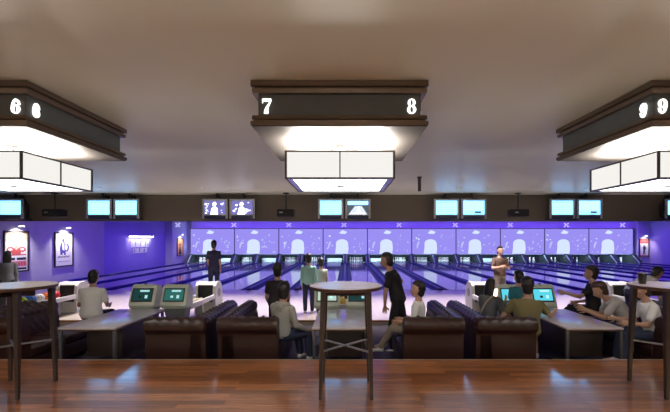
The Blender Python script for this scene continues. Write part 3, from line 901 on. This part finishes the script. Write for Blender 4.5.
def console(x, bright, label):
    t = thing('scoring_console', label, 'console', (x, 7.3, PIT), 0, 'scoring consoles')
    W = .47
    # head: wedge with a face leaning back
    bm = BM(); side_ = [(-.20, .68), (-.23, .74), (-.10, 1.085), (-.05, 1.11), (.10, 1.08), (.17, .98), (.12, .66)]
    rings = []
    for xx, k in ((-W / 2, .90), (-W / 2 + .03, 1), (W / 2 - .03, 1), (W / 2, .90)):
        rings.append([Vector((xx, y * k, .88 + (z - .88) * k)) for y, z in side_])
    loft(bm, rings); hd = obj('head', bm, 'cons', t, ang=30)
    a = math.atan2(1.085 - .74, .13)
    nrm = Vector((0, -math.sin(a), math.cos(a))); up = Vector((0, math.cos(a), math.sin(a))); c0 = Vector((0, -.165, .9125)) + nrm * .006
    def U(u, v, d=0): return c0 + Vector((u, 0, 0)) + up * v + nrm * d
    bm = BM(); poly(bm, [U(-.19, -.115), U(.19, -.115), U(.19, .14), U(-.19, .14)], 0, ext=-nrm * .008)
    poly(bm, [U(-.17, -.09, .001), U(.17, -.09, .001), U(.17, .12, .001), U(-.17, .12, .001)], 1)
    poly(bm, [U(-.05, .07, .002), U(.12, .07, .002), U(.12, .105, .002), U(-.05, .105, .002)], 2)
    poly(bm, [U(.05, -.05, .002), U(.10, -.05, .002), U(.10, .01, .002), U(.05, .01, .002)], 2)
    poly(bm, [U(-.06, -.04, .002), U(-.01, -.04, .002), U(-.01, .0, .002), U(-.06, .0, .002)], 2 if not bright else 0)
    obj('screen', bm, ['black', {1: 'cons_b_e', 3: 'cons_p_e'}[bright] if bright in (1, 3) else ('cons_g_e' if bright == 0 else 'cons_s_e'), 'cons_b2_e' if bright in (1, 3) else 'cons_t_e'], hd, smooth=False)
    bm = BM(); lathe(bm, [(.03, 0), (.03, .02), (.02, .03)], (0, -.03, 1.095)); obj('knob', bm, 'black', hd)
    bm = BM()
    loft(bm, [[Vector((sx * w, sy, z)) for sx, sy in ((-1, y0), (1, y0), (1, y1), (-1, y1))] for w, y0, y1, z in ((.15, -.09, .14, .03), (.15, -.09, .14, .4), (.20, -.17, .12, .70))])
    obj('pedestal', bm, 'cons_d', t, smooth=False)
    bm = BM(); box(bm, (0, .02, .02), (.42, .40, .04), 0, .01); obj('base_plate', bm, 'cons_d', t)
    return t
for bx, (la, lb), br in ((-P, ('grey green scoring console nearer the man in the white polo', 'grey green scoring console nearer the white ball return'), (2, 0)),
                         (0, ('scoring console seen through the middle bar table, beside the mint top', 'scoring console seen through the middle bar table, beside the man in black'), (3, 2)),
                         (P, ('bright cyan scoring console with a child in front of it', 'bright cyan scoring console between the olive shirt and the long table'), (1, 1))):
    sh = -.08 if bx > 0 else (.07 if bx < 0 else 0)
    console(X0 + bx - .29 + sh, br[0], la); console(X0 + bx + .29 + sh, br[1], lb)


def ball_return(x, label):
    t = thing('ball_return', label, 'ball return', (x, 9.7, APP), 0, 'ball returns on the approach')
    bm = BM(); w = .26
    side_ = [(0, 0), (0, .54), (.03, .67), (.12, .75), (.34, .76), (.50, .64), (.55, .45), (.55, 0)]
    for s in (-1, 1):
        loft(bm, [[Vector((s * (w - .07 * k), y, z)) for y, z in side_] for k in (1, 0)])
    loft(bm, [[Vector((s * (w - .06), y, z)) for y, z in [(.06, .0), (.06, .66), (.13, .735), (.34, .745), (.48, .63), (.53, .45), (.53, 0)]] for s in (-1, 1)])
    hd = obj('hood', bm, 'ret', t, ang=25)
    bm = BM(); box(bm, (0, .045, .48), (.37, .04, .42), 0, .01); obj('mouth', bm, 'blackm', hd)
    for s in (-1, 1):
        bm = BM(); lathe(bm, [(.11, 0), (.11, .006)], (s * (w + .001) - (.006 if s < 0 else 0), .27, .48), n=24, rot=ry(PI / 2)); obj('side_badge', bm, 'ret_g', hd)
    bm = BM()
    for s in (-1, 1): box(bm, (s * .23, -.74, .41), (.06, 1.46, .11), 0, .02)
    box(bm, (0, -1.48, .41), (.50, .06, .11), 0, .02); tf = obj('tray_frame', bm, 'ret', t)
    bm = BM(); box(bm, (0, -.74, .36), (.40, 1.42, .03))
    for s in (-1, 1): box(bm, (s * .07, -.74, .385), (.025, 1.42, .03))
    obj('track', bm, 'track', tf)
    for y in (-.35, -1.25):
        bm = BM(); box(bm, (0, y, .175), (.16, .12, .35), 0, .01); obj('leg', bm, 'ret_g', t)
    return t
br = ball_return(X0 - 2 * P, 'white ball return loaded with coloured balls behind the bar table')
dup(br, (X0 - P, 9.7, APP), label='white ball return with empty tray beside the grey green consoles')
dup(br, (X0, 9.7, APP), label='white ball return seen under the top of the middle bar table')
dup(br, (X0 + P, 9.7, APP), label='white ball return behind the woman in slate grey')
dup(br, (X0 + 2 * P, 9.7, APP), label='white ball return behind the seated people in white')
ball0 = None
def ball(loc, col, label, grp):
    global ball0
    bm = BM(); ell(bm, (0, 0, 0), (.108, .108, .108), 0, seg=24, rings=14)
    for dx, dy in ((-.018, .02), (.018, .02), (0, -.03)):
        lathe(bm, [(.012, .1055), (.012, .1085)], (dx, dy, 0), n=10, mi=1)
    o = obj('bowling_ball', bm, ['ball_' + col, 'black'], loc=loc); o.rotation_euler = (.6, .2 * len(col), 0)
    tag(o, label, 'bowling ball', grp)
bz = APP + .400 + .0925
xb = X0 - 2 * P
for i, (c, y) in enumerate((('lime', 8.36), ('blue', 8.60), ('white', 8.84), ('orange', 9.08), ('red', 9.32))):
    ball((xb, y, bz), c, '%s bowling ball on the loaded ball return behind the bar table' % c, 'balls on the loaded ball return')
for c, y, dx in (('yellow', 8.42, .1), ('dark', 8.7, -.06), ('red', 8.95, .05)):
    ball((X0, y, bz), c, '%s bowling ball on the ball return seen under the middle bar table' % c, 'balls on the middle ball return')
for c, y in (('dark', 8.5), ('blue', 8.75)):
    ball((X0 + P, y, bz), c, '%s bowling ball on the ball return behind the woman in slate grey' % c, 'balls on the ball return by the woman')

# ------------------------------------------------------------------ people
DG = bpy.context.evaluated_depsgraph_get
def remesh(bm, vox, smooth=4, fac=.5):
    me = bpy.data.meshes.new('tmp'); bmesh.ops.recalc_face_normals(bm, faces=bm.faces[:]); bm.to_mesh(me); bm.free()
    o = bpy.data.objects.new('tmp', me); COL.objects.link(o)
    m = o.modifiers.new('r', 'REMESH'); m.mode = 'VOXEL'; m.voxel_size = vox
    s = o.modifiers.new('s', 'SMOOTH'); s.iterations = smooth; s.factor = fac
    bpy.context.view_layer.update()
    ev = o.evaluated_get(DG()); r = bpy.data.meshes.new_from_object(ev)
    bpy.data.objects.remove(o); bpy.data.meshes.remove(me)
    b = BM(); b.from_mesh(r); bpy.data.meshes.remove(r)
    return b


def merge(dst, src, mi=0):
    me = bpy.data.meshes.new('tmp'); src.to_mesh(me); src.free()
    n0 = len(dst.faces); dst.from_mesh(me); bpy.data.meshes.remove(me)
    dst.faces.ensure_lookup_table()
    for f in dst.faces[n0:]: f.material_index = mi
    return dst


def eloft(bm, rings, n=20, mi=0):
    """rings: (centre, X axis, Y axis, a, b)"""
    loft(bm, [[c + X * a * math.cos(2 * PI * k / n) + Y * b * math.sin(2 * PI * k / n) for k in range(n)] for c, X, Y, a, b in rings], mi)


def V(*a): return Vector(a)


def hand(c, d, nrm, s, side_, curl=.5):
    """c wrist, d pointing along the hand, nrm out of the palm"""
    d = d.normalized(); nrm = (nrm - d * nrm.dot(d)).normalized(); w = d.cross(nrm) * side_
    bm = BM()
    eloft(bm, [(c + d * t * s, w, nrm, a * s, b * s) for t, a, b in ((-.015, .022, .018), (.0, .026, .019), (.03, .036, .017), (.065, .042, .015), (.088, .040, .013), (.095, .03, .008))], 14)
    for i, (off, ln_) in enumerate(((.031, .068), (.0105, .076), (-.0105, .070), (-.031, .055))):
        p = c + d * (.083 * s) + w * off * s; dd = (d + w * off * 4.2).normalized(); pts = [p - dd * .012 * s]; cur = dd
        for q in range(3):
            pts.append(pts[-1] + cur * ln_ * s * (.46, .32, .26)[q] + (dd * .012 * s if q == 0 else V(0, 0, 0)))
            cur = (Matrix.Rotation(curl * (1 if side_ > 0 else 1), 3, dd.cross(nrm)) @ cur)
        tube(bm, pts, [.0088 * s, .0084 * s, .0078 * s, .0066 * s], 8)
    p = c + d * .028 * s + w * .028 * s
    t1 = (d * .6 + w * .8 + nrm * .25).normalized(); t2 = (d * .9 + w * .3 + nrm * .3).normalized()
    tube(bm, [p, p + t1 * .034 * s, p + t1 * .034 * s + t2 * .03 * s, p + t1 * .034 * s + t2 * .052 * s], [.0125 * s, .0105 * s, .0095 * s, .0075 * s], 8)
    return bm


def head_mesh(N, up, fwd, s, hairmat, hair):
    """N: base of skull position; returns (head bm with skin/lip/eye slots, hair bm)"""
    up = up.normalized(); fwd = (fwd - up * fwd.dot(up)).normalized(); rt = fwd.cross(up)
    R = Matrix((rt, fwd, up)).transposed().to_4x4()
    C = N + up * .125 * s + fwd * .018 * s          # centre of the skull, about eye height
    def Q(x, y, z): return C + (rt * x + fwd * y + up * z) * s
    bm = BM()
    ell(bm, Q(0, -.008, .03), (.074 * s, .093 * s, .085 * s), rot=R)
    eloft(bm, [(Q(0, y, z), rt, fwd, a * s, b * s) for y, z, a, b in ((.006, .03, .071, .08), (.012, -.01, .067, .078), (.016, -.05, .058, .07), (.026, -.085, .042, .054), (.036, -.108, .024, .034), (.038, -.114, .012, .018))], 18)
    tube(bm, [Q(0, .076, .012), Q(0, .094, -.022), Q(0, .100, -.036)], [.009 * s, .012 * s, .014 * s], 8)
    for q in (-1, 1):
        ell(bm, Q(q * .012, .090, -.038), (.009 * s, .009 * s, .007 * s), rot=R, seg=8, rings=6)
        ell(bm, Q(q * .030, .074, .022), (.022 * s, .012 * s, .007 * s), rot=R, seg=8, rings=6)      # brow
        ell(bm, Q(q * .038, .062, -.022), (.022 * s, .02 * s, .018 * s), rot=R, seg=8, rings=6)      # cheek
        ell(bm, Q(q * .076, -.006, -.008), (.009 * s, .018 * s, .030 * s), rot=R, seg=8, rings=6)    # ear
    ell(bm, Q(0, .082, -.066), (.024 * s, .012 * s, .012 * s), rot=R, seg=8, rings=6)
    tube(bm, [N - up * .07 * s, N + up * .03 * s, Q(0, -.018, -.05)], [.054 * s, .052 * s, .055 * s], 14)
    b = remesh(bm, .0052 * s, 3)
    for q in (-1, 1):
        ell(b, Q(q * .030, .0765, .002), (.0125 * s, .0075 * s, .0075 * s), 2, R, 10, 8)
        ell(b, Q(q * .030, .0825, .002), (.0052 * s, .0030 * s, .0055 * s), 3, R, 8, 6)
    ell(b, Q(0, .0925, -.061), (.021 * s, .0055 * s, .0045 * s), 1, R, 12, 6)
    ell(b, Q(0, .0915, -.069), (.019 * s, .0055 * s, .0050 * s), 1, R, 12, 6)
    # hair cap
    h = BM(); vs = ell(h, (0, 0, 0), (1, 1, 1), seg=36, rings=24)
    rnd = random.Random(int(N.x * 1000) % 997)
    for v in vs:
        d = v.co.normalized()
        front = d.y
        line = .30 + .38 * max(0, front) if front > -.05 else (.30 + front * 1.3)      # hairline height
        line = max(line, -.62 if hair != 'long' else -.7)
        k = 1.13 + .06 * max(0, d.z) if d.z > line else (.80 if d.z < line - .12 else 1.0)
        if hair == 'full': k += .07 if d.z > line else 0
        jit = 1 + (rnd.uniform(-.035, .035) if d.z > line else 0)
        v.co = Vector((d.x * .0745, d.y * .096, d.z * .088)) * k * jit
    _ = 0
    bmesh.ops.transform(h, matrix=Matrix.Translation(Q(0, -.010, .030)) @ R @ Matrix.Scale(s, 4), verts=h.verts[:])
    ell(h, Q(0, -.042, -.035), (.0745 * s, .064 * s, .088 * s), rot=R)
    ell(h, Q(0, -.030, .01), (.082 * s, .078 * s, .07 * s), rot=R)
    if hair == 'long':
        eloft(h, [(Q(0, y, z), rt, fwd, a * s, c * s) for y, z, a, c in ((-.03, .07, .07, .07), (-.045, .0, .090, .065), (-.055, -.07, .095, .055), (-.06, -.14, .095, .045), (-.062, -.20, .085, .035), (-.06, -.25, .05, .02))], 18)
    if hair == 'bob':
        eloft(h, [(Q(0, y, z), rt, fwd, a * s, c * s) for y, z, a, c in ((-.02, .06, .075, .075), (-.03, .0, .092, .075), (-.035, -.06, .094, .07), (-.04, -.10, .08, .05))], 18)
    return b, remesh(h, .0085 * s, 2)


def person(label, loc, yaw, h, pose, top, bottom, shoes='shoe_b', hair='short', hairm='hair', sleeve='short', shorts=False, hood=False, girth=1.0, extra=None):
    s = h / 1.72
    t = thing('person', label, 'person', loc, yaw, 'people in the bowling hall')
    g = lambda k, d: pose.get(k, d)
    Pz = g('hip', .93) * (s if 'hip' not in pose else 1)
    Pp = V(0, 0, Pz)
    up = V(*g('spine', (0, 0, 1))).normalized()
    yaw_t = g('twist', 0)
    rt = Matrix.Rotation(yaw_t, 3, up) @ (V(1, 0, 0) - up * up.x).normalized()
    fw = up.cross(rt).normalized()
    hrt = V(1, 0, 0); hfw = V(0, 1, 0)
    bend = V(*g('bend', tuple(up))).normalized()      # direction of the upper spine
    mid = Pp + up * .24 * s
    def spine(tt):
        tt *= s
        if tt <= .24 * s: return Pp + up * tt, up
        return mid + bend * (tt - .24 * s), bend
    rt2 = (rt - bend * rt.dot(bend)).normalized(); fw2 = bend.cross(rt2)
    body = BM()
    TR = [(-.11, .07, .06), (-.07, .135, .095), (-.01, .165, .112), (.07, .155, .105), (.17, .140, .098), (.28, .150, .105), (.37, .165, .108), (.43, .158, .095), (.475, .115, .075), (.50, .065, .058), (.53, .052, .052)]
    def trunk(bm, lo, hi, infl, squash=1):
        rr = []
        for tt, a, b in TR:
            if tt < lo - 1e-6 or tt > hi + 1e-6: continue
            c, d = spine(tt); X = rt if d == up else rt2; Y = fw if d == up else fw2
            rr.append((c, X, Y, (a * girth + infl) * s, (b * girth + infl) * s))
        eloft(bm, rr, 22)
    trunk(body, -1, 1, 0)
    c43, _ = spine(.425)
    arms = {}
    for q, nm in ((-1, 'L'), (1, 'R')):
        sh = c43 + rt2 * q * .168 * s * girth ** .5
        ud = V(*g('up' + nm, (q * .12, .02, -1))).normalized(); fd = V(*g('fo' + nm, (q * .02, .12, -1))).normalized()
        el_ = sh + ud * .285 * s; wr = el_ + fd * .25 * s
        arms[q] = (sh, el_, wr, ud, fd)
        tube(body, [sh, sh + ud * .1 * s, el_], [.052 * s, .046 * s, .038 * s], 12)
        tube(body, [el_, el_ + fd * .07 * s, wr], [.038 * s, .040 * s, .026 * s], 12)
    legs = {}
    for q, nm in ((-1, 'L'), (1, 'R')):
        hp = Pp + rt * q * .088 * s - V(0, 0, .03 * s)
        td = V(*g('th' + nm, (q * .04, 0, -1))).normalized(); sd = V(*g('sh' + nm, (0, -.03, -1))).normalized()
        kn = hp + td * .43 * s; an = kn + sd * .405 * s
        fdir = V(*g('ft' + nm, (q * .15, 1, 0))).normalized()
        legs[q] = (hp, kn, an, td, sd, fdir)
        tube(body, [hp, hp + td * .2 * s, kn], [.085 * s, .072 * s, .054 * s], 14)
        tube(body, [kn, kn + sd * .13 * s, kn + sd * .3 * s, an], [.052 * s, .055 * s, .042 * s, .036 * s], 12)
        dn = -V(0, 0, 1) if abs(fdir.z) < .5 else sd
        dn = (sd - fdir * sd.dot(fdir)).normalized()
        tube(body, [an + dn * .02 * s, an + dn * .045 * s + fdir * .06 * s, an + dn * .055 * s + fdir * .15 * s], [.038 * s, .036 * s, .024 * s], 10)
        legs[q] += (dn,)
    b = remesh(body, .0115 * s, 3)
    for q, nm in ((-1, 'L'), (1, 'R')):
        sh, el_, wr, ud, fd = arms[q]
        hd = V(*g('hd' + nm, tuple(fd))).normalized(); pn = V(*g('pn' + nm, (-q, .2, 0.1)))
        merge(b, remesh(hand(wr, hd, pn, s, -q, g('curl', .4)), .0042 * s, 2))
    N, _ = spine(.535)
    hu = V(*g('hup', tuple((bend + V(0, 0, .6)).normalized()))); hf = V(*g('look', (0, 1, 0)))
    hb, hr = head_mesh(N + hu.normalized() * .02 * s, hu, hf, s * g('hs', 1.10), hairm, hair)
    me = bpy.data.meshes.new('t'); hb.to_mesh(me); hb.free(); b.from_mesh(me); bpy.data.meshes.remove(me)
    obj('body', b, ['skin', 'lip', 'eyew', 'iris'], t, ang=80)
    obj('hair', hr, hairm, t, ang=80)
    # shirt
    sb = BM(); trunk(sb, -.07, .50, .020)
    fr = {'short': .60, 'long': 1.0, 'none': .15}[sleeve]
    for q in (-1, 1):
        sh, el_, wr, ud, fd = arms[q]
        if sleeve == 'long':
            tube(sb, [sh, sh + ud * .12 * s, el_], [.070 * s, .062 * s, .054 * s], 12); tube(sb, [el_, el_ + fd * .1 * s, el_ + fd * .235 * s], [.054 * s, .052 * s, .040 * s], 12, round_=True)
        else:
            tube(sb, [sh, sh + ud * .09 * s, sh + ud * .285 * s * fr], [.070 * s, .064 * s, .062 * s], 12)
    if hood:
        c, d = spine(.46); 
        for i in range(9):
            a0 = PI * (1.0 + i / 8) ; a1 = PI * (1.0 + (i + 1) / 8)
            p0 = c + (rt2 * math.cos(a0) * .10 + fw2 * math.sin(a0) * .085 + bend * .03) * s; p1 = c + (rt2 * math.cos(a1) * .10 + fw2 * math.sin(a1) * .085 + bend * .03) * s
            tube(sb, [p0, p1], .042 * s, 10)
        ell(sb, c - fw2 * .11 * s - bend * .03 * s, (.09 * s, .04 * s, .07 * s))
    sh_ = remesh(sb, .0105 * s, 3)
    so = obj({'long': 'sweater', 'short': 'shirt', 'none': 'shirt'}[sleeve] if not hood else 'hoodie', sh_, top, t, ang=80)
    # trousers
    tb_ = BM(); trunk(tb_, -.11, .07, .014)
    for q in (-1, 1):
        hp, kn, an, td, sd, fdir, dn = legs[q]
        if shorts:
            tube(tb_, [hp, hp + td * .2 * s, kn - td * .03 * s], [.10 * s, .092 * s, .085 * s], 14)
        else:
            tube(tb_, [hp, hp + td * .2 * s, kn], [.10 * s, .088 * s, .072 * s], 14); tube(tb_, [kn, kn + sd * .15 * s, an - sd * .03 * s], [.071 * s, .070 * s, .058 * s], 14)
    obj('shorts' if shorts else 'trousers', remesh(tb_, .0115 * s, 3), bottom, t, ang=80)
    for q in (-1, 1):
        hp, kn, an, td, sd, fdir, dn = legs[q]; w = fdir.cross(dn)
        bm = BM()
        eloft(bm, [(an + fdir * y * s + dn * z * s, w, dn, a * s, c * s) for y, z, a, c in ((-.062, .045, .020, .022), (-.05, .038, .036, .042), (-.01, .032, .042, .054), (.05, .046, .044, .042), (.11, .060, .048, .028), (.16, .064, .042, .022), (.19, .068, .022, .014))], 14)
        obj('shoe', remesh(bm, .008, 2), shoes, t, ang=80)
    if extra: extra(t, spine, rt2, fw2, bend, s, arms)
    return t


def SIT(hip=.56, **k):
    d = dict(hip=hip, thL=(-.18, 1, -.04), thR=(.18, 1, -.04), shL=(0, .05, -1), shR=(0, .05, -1))
    d.update(k); return d
def seatlook(yaw, v):
    """world direction to local"""
    return tuple(rz(-yaw) @ Vector(v))

# A: man in the white polo, on a pouf past the sofa's end
def W_(yaw, *v): return tuple(rz(-yaw) @ Vector(v))
def pouf(loc, h, label):
    t = thing('pouf', label, 'stool', loc)
    bm = BM(); lathe(bm, [(.20, .04), (.23, .07), (.235, h - .08), (.22, h - .02), (.17, h)], n=28); obj('cushion', bm, 'leather', t)
    bm = BM(); lathe(bm, [(.19, 0), (.19, .05)], n=28); obj('base', bm, 'leather_d', t)
person('person in a white polo shirt seen from behind beside the long table', (-4.60, 7.04, PIT), .1, 1.64,
       SIT(.60, spine=(0, .06, 1), bend=(0, .16, 1), upL=(-.28, .12, -1), upR=(.28, .12, -1), foL=(.25, .9, -.1), foR=(-.25, .9, -.1), look=(0, 1, -.3)), 'c_white', 'c_black', girth=1.12)
pouf((-4.60, 6.98, PIT), .46, 'round dark pouf under the person in the white polo shirt')
# B
person('person in a charcoal t-shirt seen from behind, next to the grey hoodie', (-1.23, 7.0, PIT), .05, 1.46,
       dict(hs=1.22, upL=(-.2, .05, -1), upR=(.2, .05, -1), foL=(.1, .6, -.6), foR=(-.1, .6, -.6)), 'c_char', 'c_black', girth=1.12, hair='full')
# C
person('person in a grey hoodie and dark jeans seated sideways on the sofa', (-.95, 5.68, PIT), -.85, 1.50,
       SIT(.575, hs=1.22, twist=.45, spine=(0, .05, 1), bend=(0, .12, 1), upL=(-.15, .2, -1), upR=(.16, .25, -1), foL=(.2, .9, -.4), foR=(-.1, .9, -.45), thL=(-.02, 1, -.02), thR=(.10, 1, -.02), shL=(0, .16, -1), shR=(0, .10, -1), look=W_(-.85, .05, 1, -.35)),
       'c_grey', 'c_denim', 'shoe_w', 'full', sleeve='long', hood=True)
# D
person('child in a mint sweater and dark trousers standing on the approach', (-.93, 9.72, APP), -.05, 1.42, dict(hs=1.24, shL=(0, -.05, -1)), 'c_mint', 'c_denim', 'shoe_w', 'full', sleeve='long')
person('smaller child in a pale top beside the child in mint', (-.64, 9.98, APP), .1, 1.30, dict(hs=1.26, upL=(-.06, .05, -1)), 'c_cream', 'c_black', 'shoe_b', 'full')
# E
person('man in black t-shirt and trousers leaning over, hand on hip, pale shoes', (.92, 6.9, PIT), 1.35, 1.74,
       dict(hip=.90, spine=(0, .24, 1), bend=(.0, .34, 1), thL=(-.03, .22, -1), thR=(-.02, -.22, -1), shL=(0, -.02, -1), shR=(0, .12, -1),
            upL=(-.05, .30, -1), foL=(.15, .05, -1), upR=(.75, -.55, -.55), foR=(-.65, .35, -.6), hdR=(-.7, .5, -.3), look=(.1, 1, -.35)), 'c_black', 'c_black', 'shoe_w', 'short', girth=1.1)
# F
person('child in a white shirt seated on the sofa behind the man in black', (1.05, 5.80, PIT), 1.25, 1.42,
       SIT(.62, spine=(0, -.12, 1), bend=(0, -.03, 1), thL=(-.1, 1, .05), thR=(.1, 1, .05), hs=1.2, shL=(0, .6, -1), shR=(0, .6, -1), upL=(-.12, .3, -1), upR=(.12, .3, -1), foL=(.2, 1, -.1), foR=(-.2, 1, -.1), look=(-.1, 1, -.2)), 'c_white', 'c_khaki', 'shoe_w', 'full')
# G
def gx(t, spine, rt2, fw2, bend, s, arms):
    c, d = spine(.44); e, _ = spine(.02)
    pts = [c + rt2 * .10 * s - fw2 * .10 * s + bend * .04 * s, c + rt2 * .02 * s - fw2 * .145 * s - bend * .08 * s, e - rt2 * .14 * s - fw2 * .10 * s + bend * .06 * s]
    bm = BM(); tube(bm, pts, .016, 8)
    sw = [o for o in t.children if o.name.startswith('sweater')][0]
    obj('bag_strap', bm, 'strap', sw, label='beige bag strap')
person('woman with long dark hair in a slate top with a beige strap', (2.37, 6.50, PIT), -.85, 1.47,
       SIT(.585, spine=(0, .08, 1), bend=(0, .18, 1), thL=(-.1, 1, .0), thR=(.1, 1, .0), shL=(0, .2, -1), shR=(0, .2, -1), upL=(-.1, .4, -1), upR=(.1, .45, -1), foL=(.35, .5, .6), foR=(-.05, .5, .65), look=(.05, 1, -.25)), 'c_dgrey', 'c_denim', 'shoe_b', 'long', sleeve='long', extra=gx)
ph = thing('phone', 'glowing phone with red case held by the woman in slate', 'phone', (2.61, 6.80, .615), -.9)
bm = BM(); box(bm, (0, 0, 0), (.075, .010, .15), 0, .004); pcs = obj('case', bm, 'phone', ph)
bm = BM(); box(bm, (0, -.0058, 0), (.066, .002, .135)); obj('screen', bm, 'phone_e', ph, smooth=False)
ph.rotation_euler = (-.35, 0, -.75)
# H
person('child in a teal shirt before the cyan console, mostly hidden', (3.05, 6.88, PIT), .1, 1.34, dict(hs=1.2), 'c_teal', 'c_navy', 'shoe_b', 'full')
# I
yi = -.08
person('man in an olive shirt and dark shorts on the sofa end, back turned', (2.68, 5.80, PIT), yi, 1.62,
       SIT(.59, hs=1.16, spine=W_(yi, .05, .02, 1), bend=W_(yi, .06, .10, 1), thL=(-.02, 1, .0), thR=(.40, .9, -.02), shL=(0, .1, -1), shR=(.0, -.25, -1),
           upL=W_(yi, -.55, .25, -.8), upR=W_(yi, .70, .2, -.7), foL=W_(yi, .3, .8, -.1), foR=W_(yi, .6, .6, .16), look=W_(yi, .1, 1, -.2)),
       'c_olive', 'c_black', 'shoe_w', 'full', shorts=True, girth=1.25)
# J
person('man in a black t-shirt seated at the far end of the long table', (4.54, 7.15, PIT), .9, 1.62,
       SIT(.665, spine=(0, .04, 1), thL=(-.35, 1, -.0), thR=(.2, 1, -.0), hs=1.15, shL=(.7, .0, -.8), shR=(0, .1, -1), upL=(-.6, .6, -.6), foL=(-.15, 1, .25), upR=(.15, .15, -1), foR=(-.3, .9, -.2), look=(-.2, 1, 0)), 'c_black', 'c_black', 'shoe_b', 'full', girth=1.1)
pouf((4.54, 7.08, PIT), .53, 'tall dark pouf under the man in the black t-shirt')
# K
person('brown haired person in a grey white shirt leaning over the table end', (4.52, 6.25, PIT), 1.2, 1.66,
       SIT(.585, thL=(-.12, 1, .0), thR=(.12, 1, .0), shL=(0, .12, -1), shR=(0, .12, -1), spine=(0, .45, 1), bend=(0, .85, .8), upL=(-.15, .6, -.9), upR=(.1, .5, -1), foL=(.1, 1, .42), foR=(0, 1, .40), look=(0, 1, -.5), hup=(0, .5, .9)), 'c_offw', 'c_denim', 'shoe_w', 'full', 'hairb', girth=1.1)
# L
person('dark haired person in a white shirt seated by the tumbler', (4.47, 5.66, PIT), 1.4, 1.60,
       SIT(.585, thL=(-.08, 1, .0), thR=(.08, 1, .0), shL=(0, .12, -1), shR=(0, .12, -1), spine=(0, .15, 1), bend=(0, .30, 1), upL=(-.12, .4, -1), upR=(.12, .4, -1), foL=(.1, 1, .1), foR=(0, 1, .1), look=(0, 1, -.3)), 'c_white', 'c_denim', 'shoe_w', 'full')
# N
person('person in white bending forward beyond the bar table with the tumbler', (5.95, 8.1, PIT), -1.5, 1.66,
       dict(hip=.88, spine=(0, .8, .7), bend=(0, 1, .35), thL=(-.05, .12, -1), thR=(.05, .02, -1), upL=(-.1, .3, -1), upR=(.1, .3, -1), look=(0, 1, -.4), hup=(0, .6, .8)), 'c_white', 'c_denim', 'shoe_w', 'full')
# O
person('person in dark blue standing beyond the white ball return', (-4.37, 12.9, APP), .1, 1.76, dict(foL=(.1, .5, -.8)), 'c_navy', 'c_navy', 'shoe_b', 'short', girth=.9)
# P
person('man in a brown t-shirt facing the seats, hands at his chest', (4.34, 11.0, APP), PI + .1, 1.60,
       dict(upL=(-.35, .2, -1), upR=(.35, .2, -1), foL=(.75, .7, .25), foR=(-.75, .7, .25)), 'c_tan', 'c_khaki', 'shoe_b', 'short', girth=1.05)
# Q
person('dark haired person standing in front of the red crest poster', (-8.68, 10.0, APP), .5, 1.50, dict(upL=(-.12, .2, -1), foL=(.1, .8, -.2)), 'c_dgrey', 'c_black', 'shoe_b', 'long', sleeve='long')

# ------------------------------------------------------------------ lights of the hall
def area(name, loc, rot, sx, sy, e, col):
    ld = bpy.data.lights.new(name, 'AREA'); ld.shape = 'RECTANGLE'; ld.size = sx; ld.size_y = sy; ld.energy = e; ld.color = col
    lo = bpy.data.objects.new(name, ld); COL.objects.link(lo); lo.location = loc; lo.rotation_euler = rot
    return lo
UV = (.19, .06, 1.0)
for y, e in ((16.2, 200), (18.0, 420), (23.0, 420), (28.0, 300)):
    area('blacklight_batten', (5.2, y, CEIL - .03), (0, 0, 0), 33, .25, e, UV)
area('blacklight_wall_wash', (XL + .6, 24.0, CEIL - .03), (0, math.radians(-35), 0), .15, 7.5, 70, UV)
area('blacklight_wall_wash', (XR - .8, 26.0, CEIL - .03), (0, math.radians(35), 0), .15, 7.5, 60, UV)
# wall wash between screens and ceiling
area('blacklight_cove', (5.2, 29.9, CEIL - .03), (math.radians(10), 0, 0), 34, .15, 220, UV)
# unseen fill lights added behind the viewer to brighten the platform
for x in (-7.5, -3.5, .0, 3.5, 7.5):
    area('rear_platform_fill', (x, -1.2, CEIL - .03), (0, 0, 0), 1.0, 1.0, 40, (1, .92, .80))
for x in (-7, X0, 7):  # more unseen fill, added facing up to brighten the ceiling
    area('rear_ceiling_fill', (x, -2.6, 1.9), (PI, 0, 0), 2.2, .5, 245, (1, .97, .88))

w = bpy.data.worlds.new('World'); S.world = w; w.use_nodes = True
w.node_tree.nodes['Background'].inputs['Color'].default_value = (.02, .018, .025, 1)
w.node_tree.nodes['Background'].inputs['Strength'].default_value = 1

# ------------------------------------------------------------------ camera
cd = bpy.data.cameras.new('camera'); cam = bpy.data.objects.new('camera', cd); COL.objects.link(cam)
cam.location = (0, 0, CAMH); cam.rotation_euler = (PI / 2, 0, 0)
cd.sensor_width = 36; cd.sensor_fit = 'HORIZONTAL'; cd.lens = FPX / 670 * 36
cd.shift_x = (335 - 346) / 670; cd.shift_y = (239 - 206) / 670
cd.clip_end = 100
S.camera = cam
S.view_settings.view_transform = 'Standard'; S.view_settings.look = 'None'
S.view_settings.exposure = 0; S.view_settings.gamma = 1; S.view_settings.use_curve_mapping = False
S.cycles.use_denoising = True
S.cycles.max_bounces = 8
S.cycles.sample_clamp_indirect = 4
